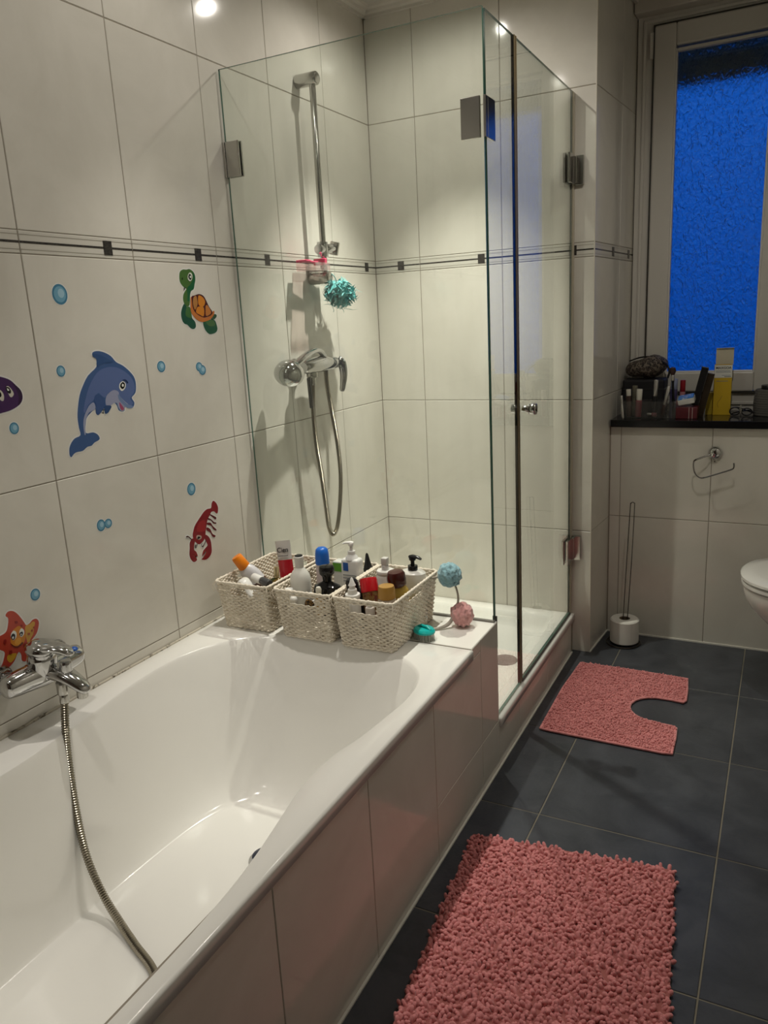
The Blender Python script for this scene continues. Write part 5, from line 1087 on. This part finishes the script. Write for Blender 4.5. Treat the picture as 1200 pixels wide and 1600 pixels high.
YA = Matrix.Translation((1.279, 1.935, ZS)) @ Matrix.Rotation(0.10, 4, 'Z')
M_YEL = m_('carton_yellow', (0.60, 0.40, 0.02), 0.45); M_CARD = m_('inside_card', (0.56, 0.52, 0.40), 0.6)
W2, D2, H2 = 0.0315, 0.022, 0.192
mk('carton_body', xf(join(box(-W2, -D2, 0, W2, -D2 + .001, H2), box(-W2, D2 - .001, 0, W2, D2, H2), box(-W2, -D2, 0, -W2 + .001, D2, H2), box(W2 - .001, -D2, 0, W2, D2, H2), box(-W2, -D2, 0, W2, D2, 0.001)), YA), M_YEL, yb)
mk('white_panel', xf(box(-W2, -D2 - .0004, H2 - 0.048, W2, -D2, H2), YA), m_('carton_white', (0.70, 0.71, 0.66)), yb)
mk('lid_flap', xf(join(box(-W2, D2 - .001, H2, W2, D2, H2 + 0.062), box(-W2, D2 - .008, H2 + 0.061, W2, D2, H2 + 0.0625)), YA @ Matrix.Translation((0.004, 0, 0))), M_CARD, yb)
text('MAXGOA', 0.0125, Matrix.Translation(-wbase(yb)) @ YA @ Matrix.Translation((0, -D2 - .0008, H2 - 0.011)) @ Matrix.Rotation(PI / 2, 4, 'X'), M_INK, yb)
for k, (a, b, h) in enumerate(((-.028, .024, .021), (-.026, .026, .026), (-.005, .026, .038), (.004, .028, .043), (-.024, .018, .060))):
    mk('print_line', xf(box(a, -D2 - .0006, H2 - h - .002, b, -D2 - .0003, H2 - h), YA), M_INK if k in (3,) else m_('grey_print', (0.25, 0.27, 0.30)), yb)
mk('foot_drawing', xf([*[tube(catmull([(-.012, -D2 - .0004, .030), (-.016, -D2 - .0004, .045), (-.006, -D2 - .0004, .062), (0.0, -D2 - .0004, .075)], 4), .0006, 5)], *[tube(catmull([(-.012, -D2 - .0004, .030), (0.006, -D2 - .0004, .026), (0.012, -D2 - .0004, .040), (0.002, -D2 - .0004, .052)], 4), .0006, 5)]][0], YA), m_('brown_print', (0.20, 0.10, 0.02)), yb)
yc = thing('small_yellow_carton', 'short yellow carton standing left of the tall yellow one', 'carton', (1.232, 1.93, ZS))
mk('carton_body', box(1.222, 1.922, ZS, 1.247, 1.955, 0.985, 0.001), m_('carton_yellow_dull', (0.45, 0.33, 0.03), 0.45), yc)
jr = thing('knitted_jar', 'round jar in a grey knitted cover at the right end of the sill', 'jar', (1.437, 1.925, ZS))
def knit():
    v, f = [], []; n, m = 72, 44; H = 0.098
    for i in range(m + 1):
        t = i / m; r0 = 0.058 - 0.005 * t + 0.004 * math.sin(PI * t)
        for k in range(n):
            a = 2 * PI * k / n; d = 0.0022 * abs(math.sin(a * 12 + (PI / 2) * (i // 4 % 2))) * abs(math.sin(t * m * PI / 4))
            v.append(Vector((1.452 + (r0 + d) * math.cos(a), 1.930 + (r0 + d) * math.sin(a), ZS + H * t)))
    for i in range(m):
        for k in range(n): l = (k + 1) % n; f.append((i * n + k, i * n + l, (i + 1) * n + l, (i + 1) * n + k))
    f.append(tuple(range(n))[::-1]); f.append(tuple(m * n + k for k in range(n))); return v, f
mk('knitted_cover', knit(), m_('grey_wool', (0.10, 0.095, 0.085), 0.9), jr, 'all')
mk('lid', xf(lathe(rnd(0.038, 0, 0.016, .003), 28), Matrix.Translation((1.453, 1.930, ZS + .098))), M_BLACK, jr, True)
eg = thing('eyeglasses', 'dark-framed folded eyeglasses lying beside the knitted jar', 'glasses', (1.345, 1.90, ZS))
def loop(cx, cy, cz, rx, rz, r=0.0022): return tube([(cx + rx * math.cos(2 * PI * k / 24), cy + 0.003 * math.sin(2 * PI * k / 24), cz + rz * math.sin(2 * PI * k / 24)) for k in range(24)], r, 6, closed=True)
mk('frame', join(loop(1.330, 1.89, ZS + .018, .018, .014), loop(1.372, 1.89, ZS + .016, .018, .013), tube([(1.346, 1.89, ZS + .022), (1.350, 1.888, ZS + .024), (1.356, 1.89, ZS + .021)], .002, 6)), M_BLACK, eg, True)
mk('temple', tube(catmull([(1.313, 1.89, ZS + .024), (1.335, 1.915, ZS + .030), (1.385, 1.92, ZS + .012), (1.398, 1.92, ZS + .005)], 5), .0022, 6), M_BLACK, eg, True)
mk('temple', tube(catmull([(1.389, 1.89, ZS + .022), (1.37, 1.905, ZS + .020), (1.33, 1.91, ZS + .010), (1.318, 1.91, ZS + .005)], 5), .0022, 6), M_BLACK, eg, True)
bottle('tweezers', 'small shiny silver tweezers standing in front of the eyeglasses', 'tweezers', (1.352, 1.872, ZS), (1.350, 1.876, ZS + .045), [('blade', box(-.003, -.001, 0, -.0005, .001, .044, .0003), M_CHROME), ('blade', box(.0005, -.001, 0, .003, .001, .044, .0003), M_CHROME)], GS)
bpy.context.view_layer.update()
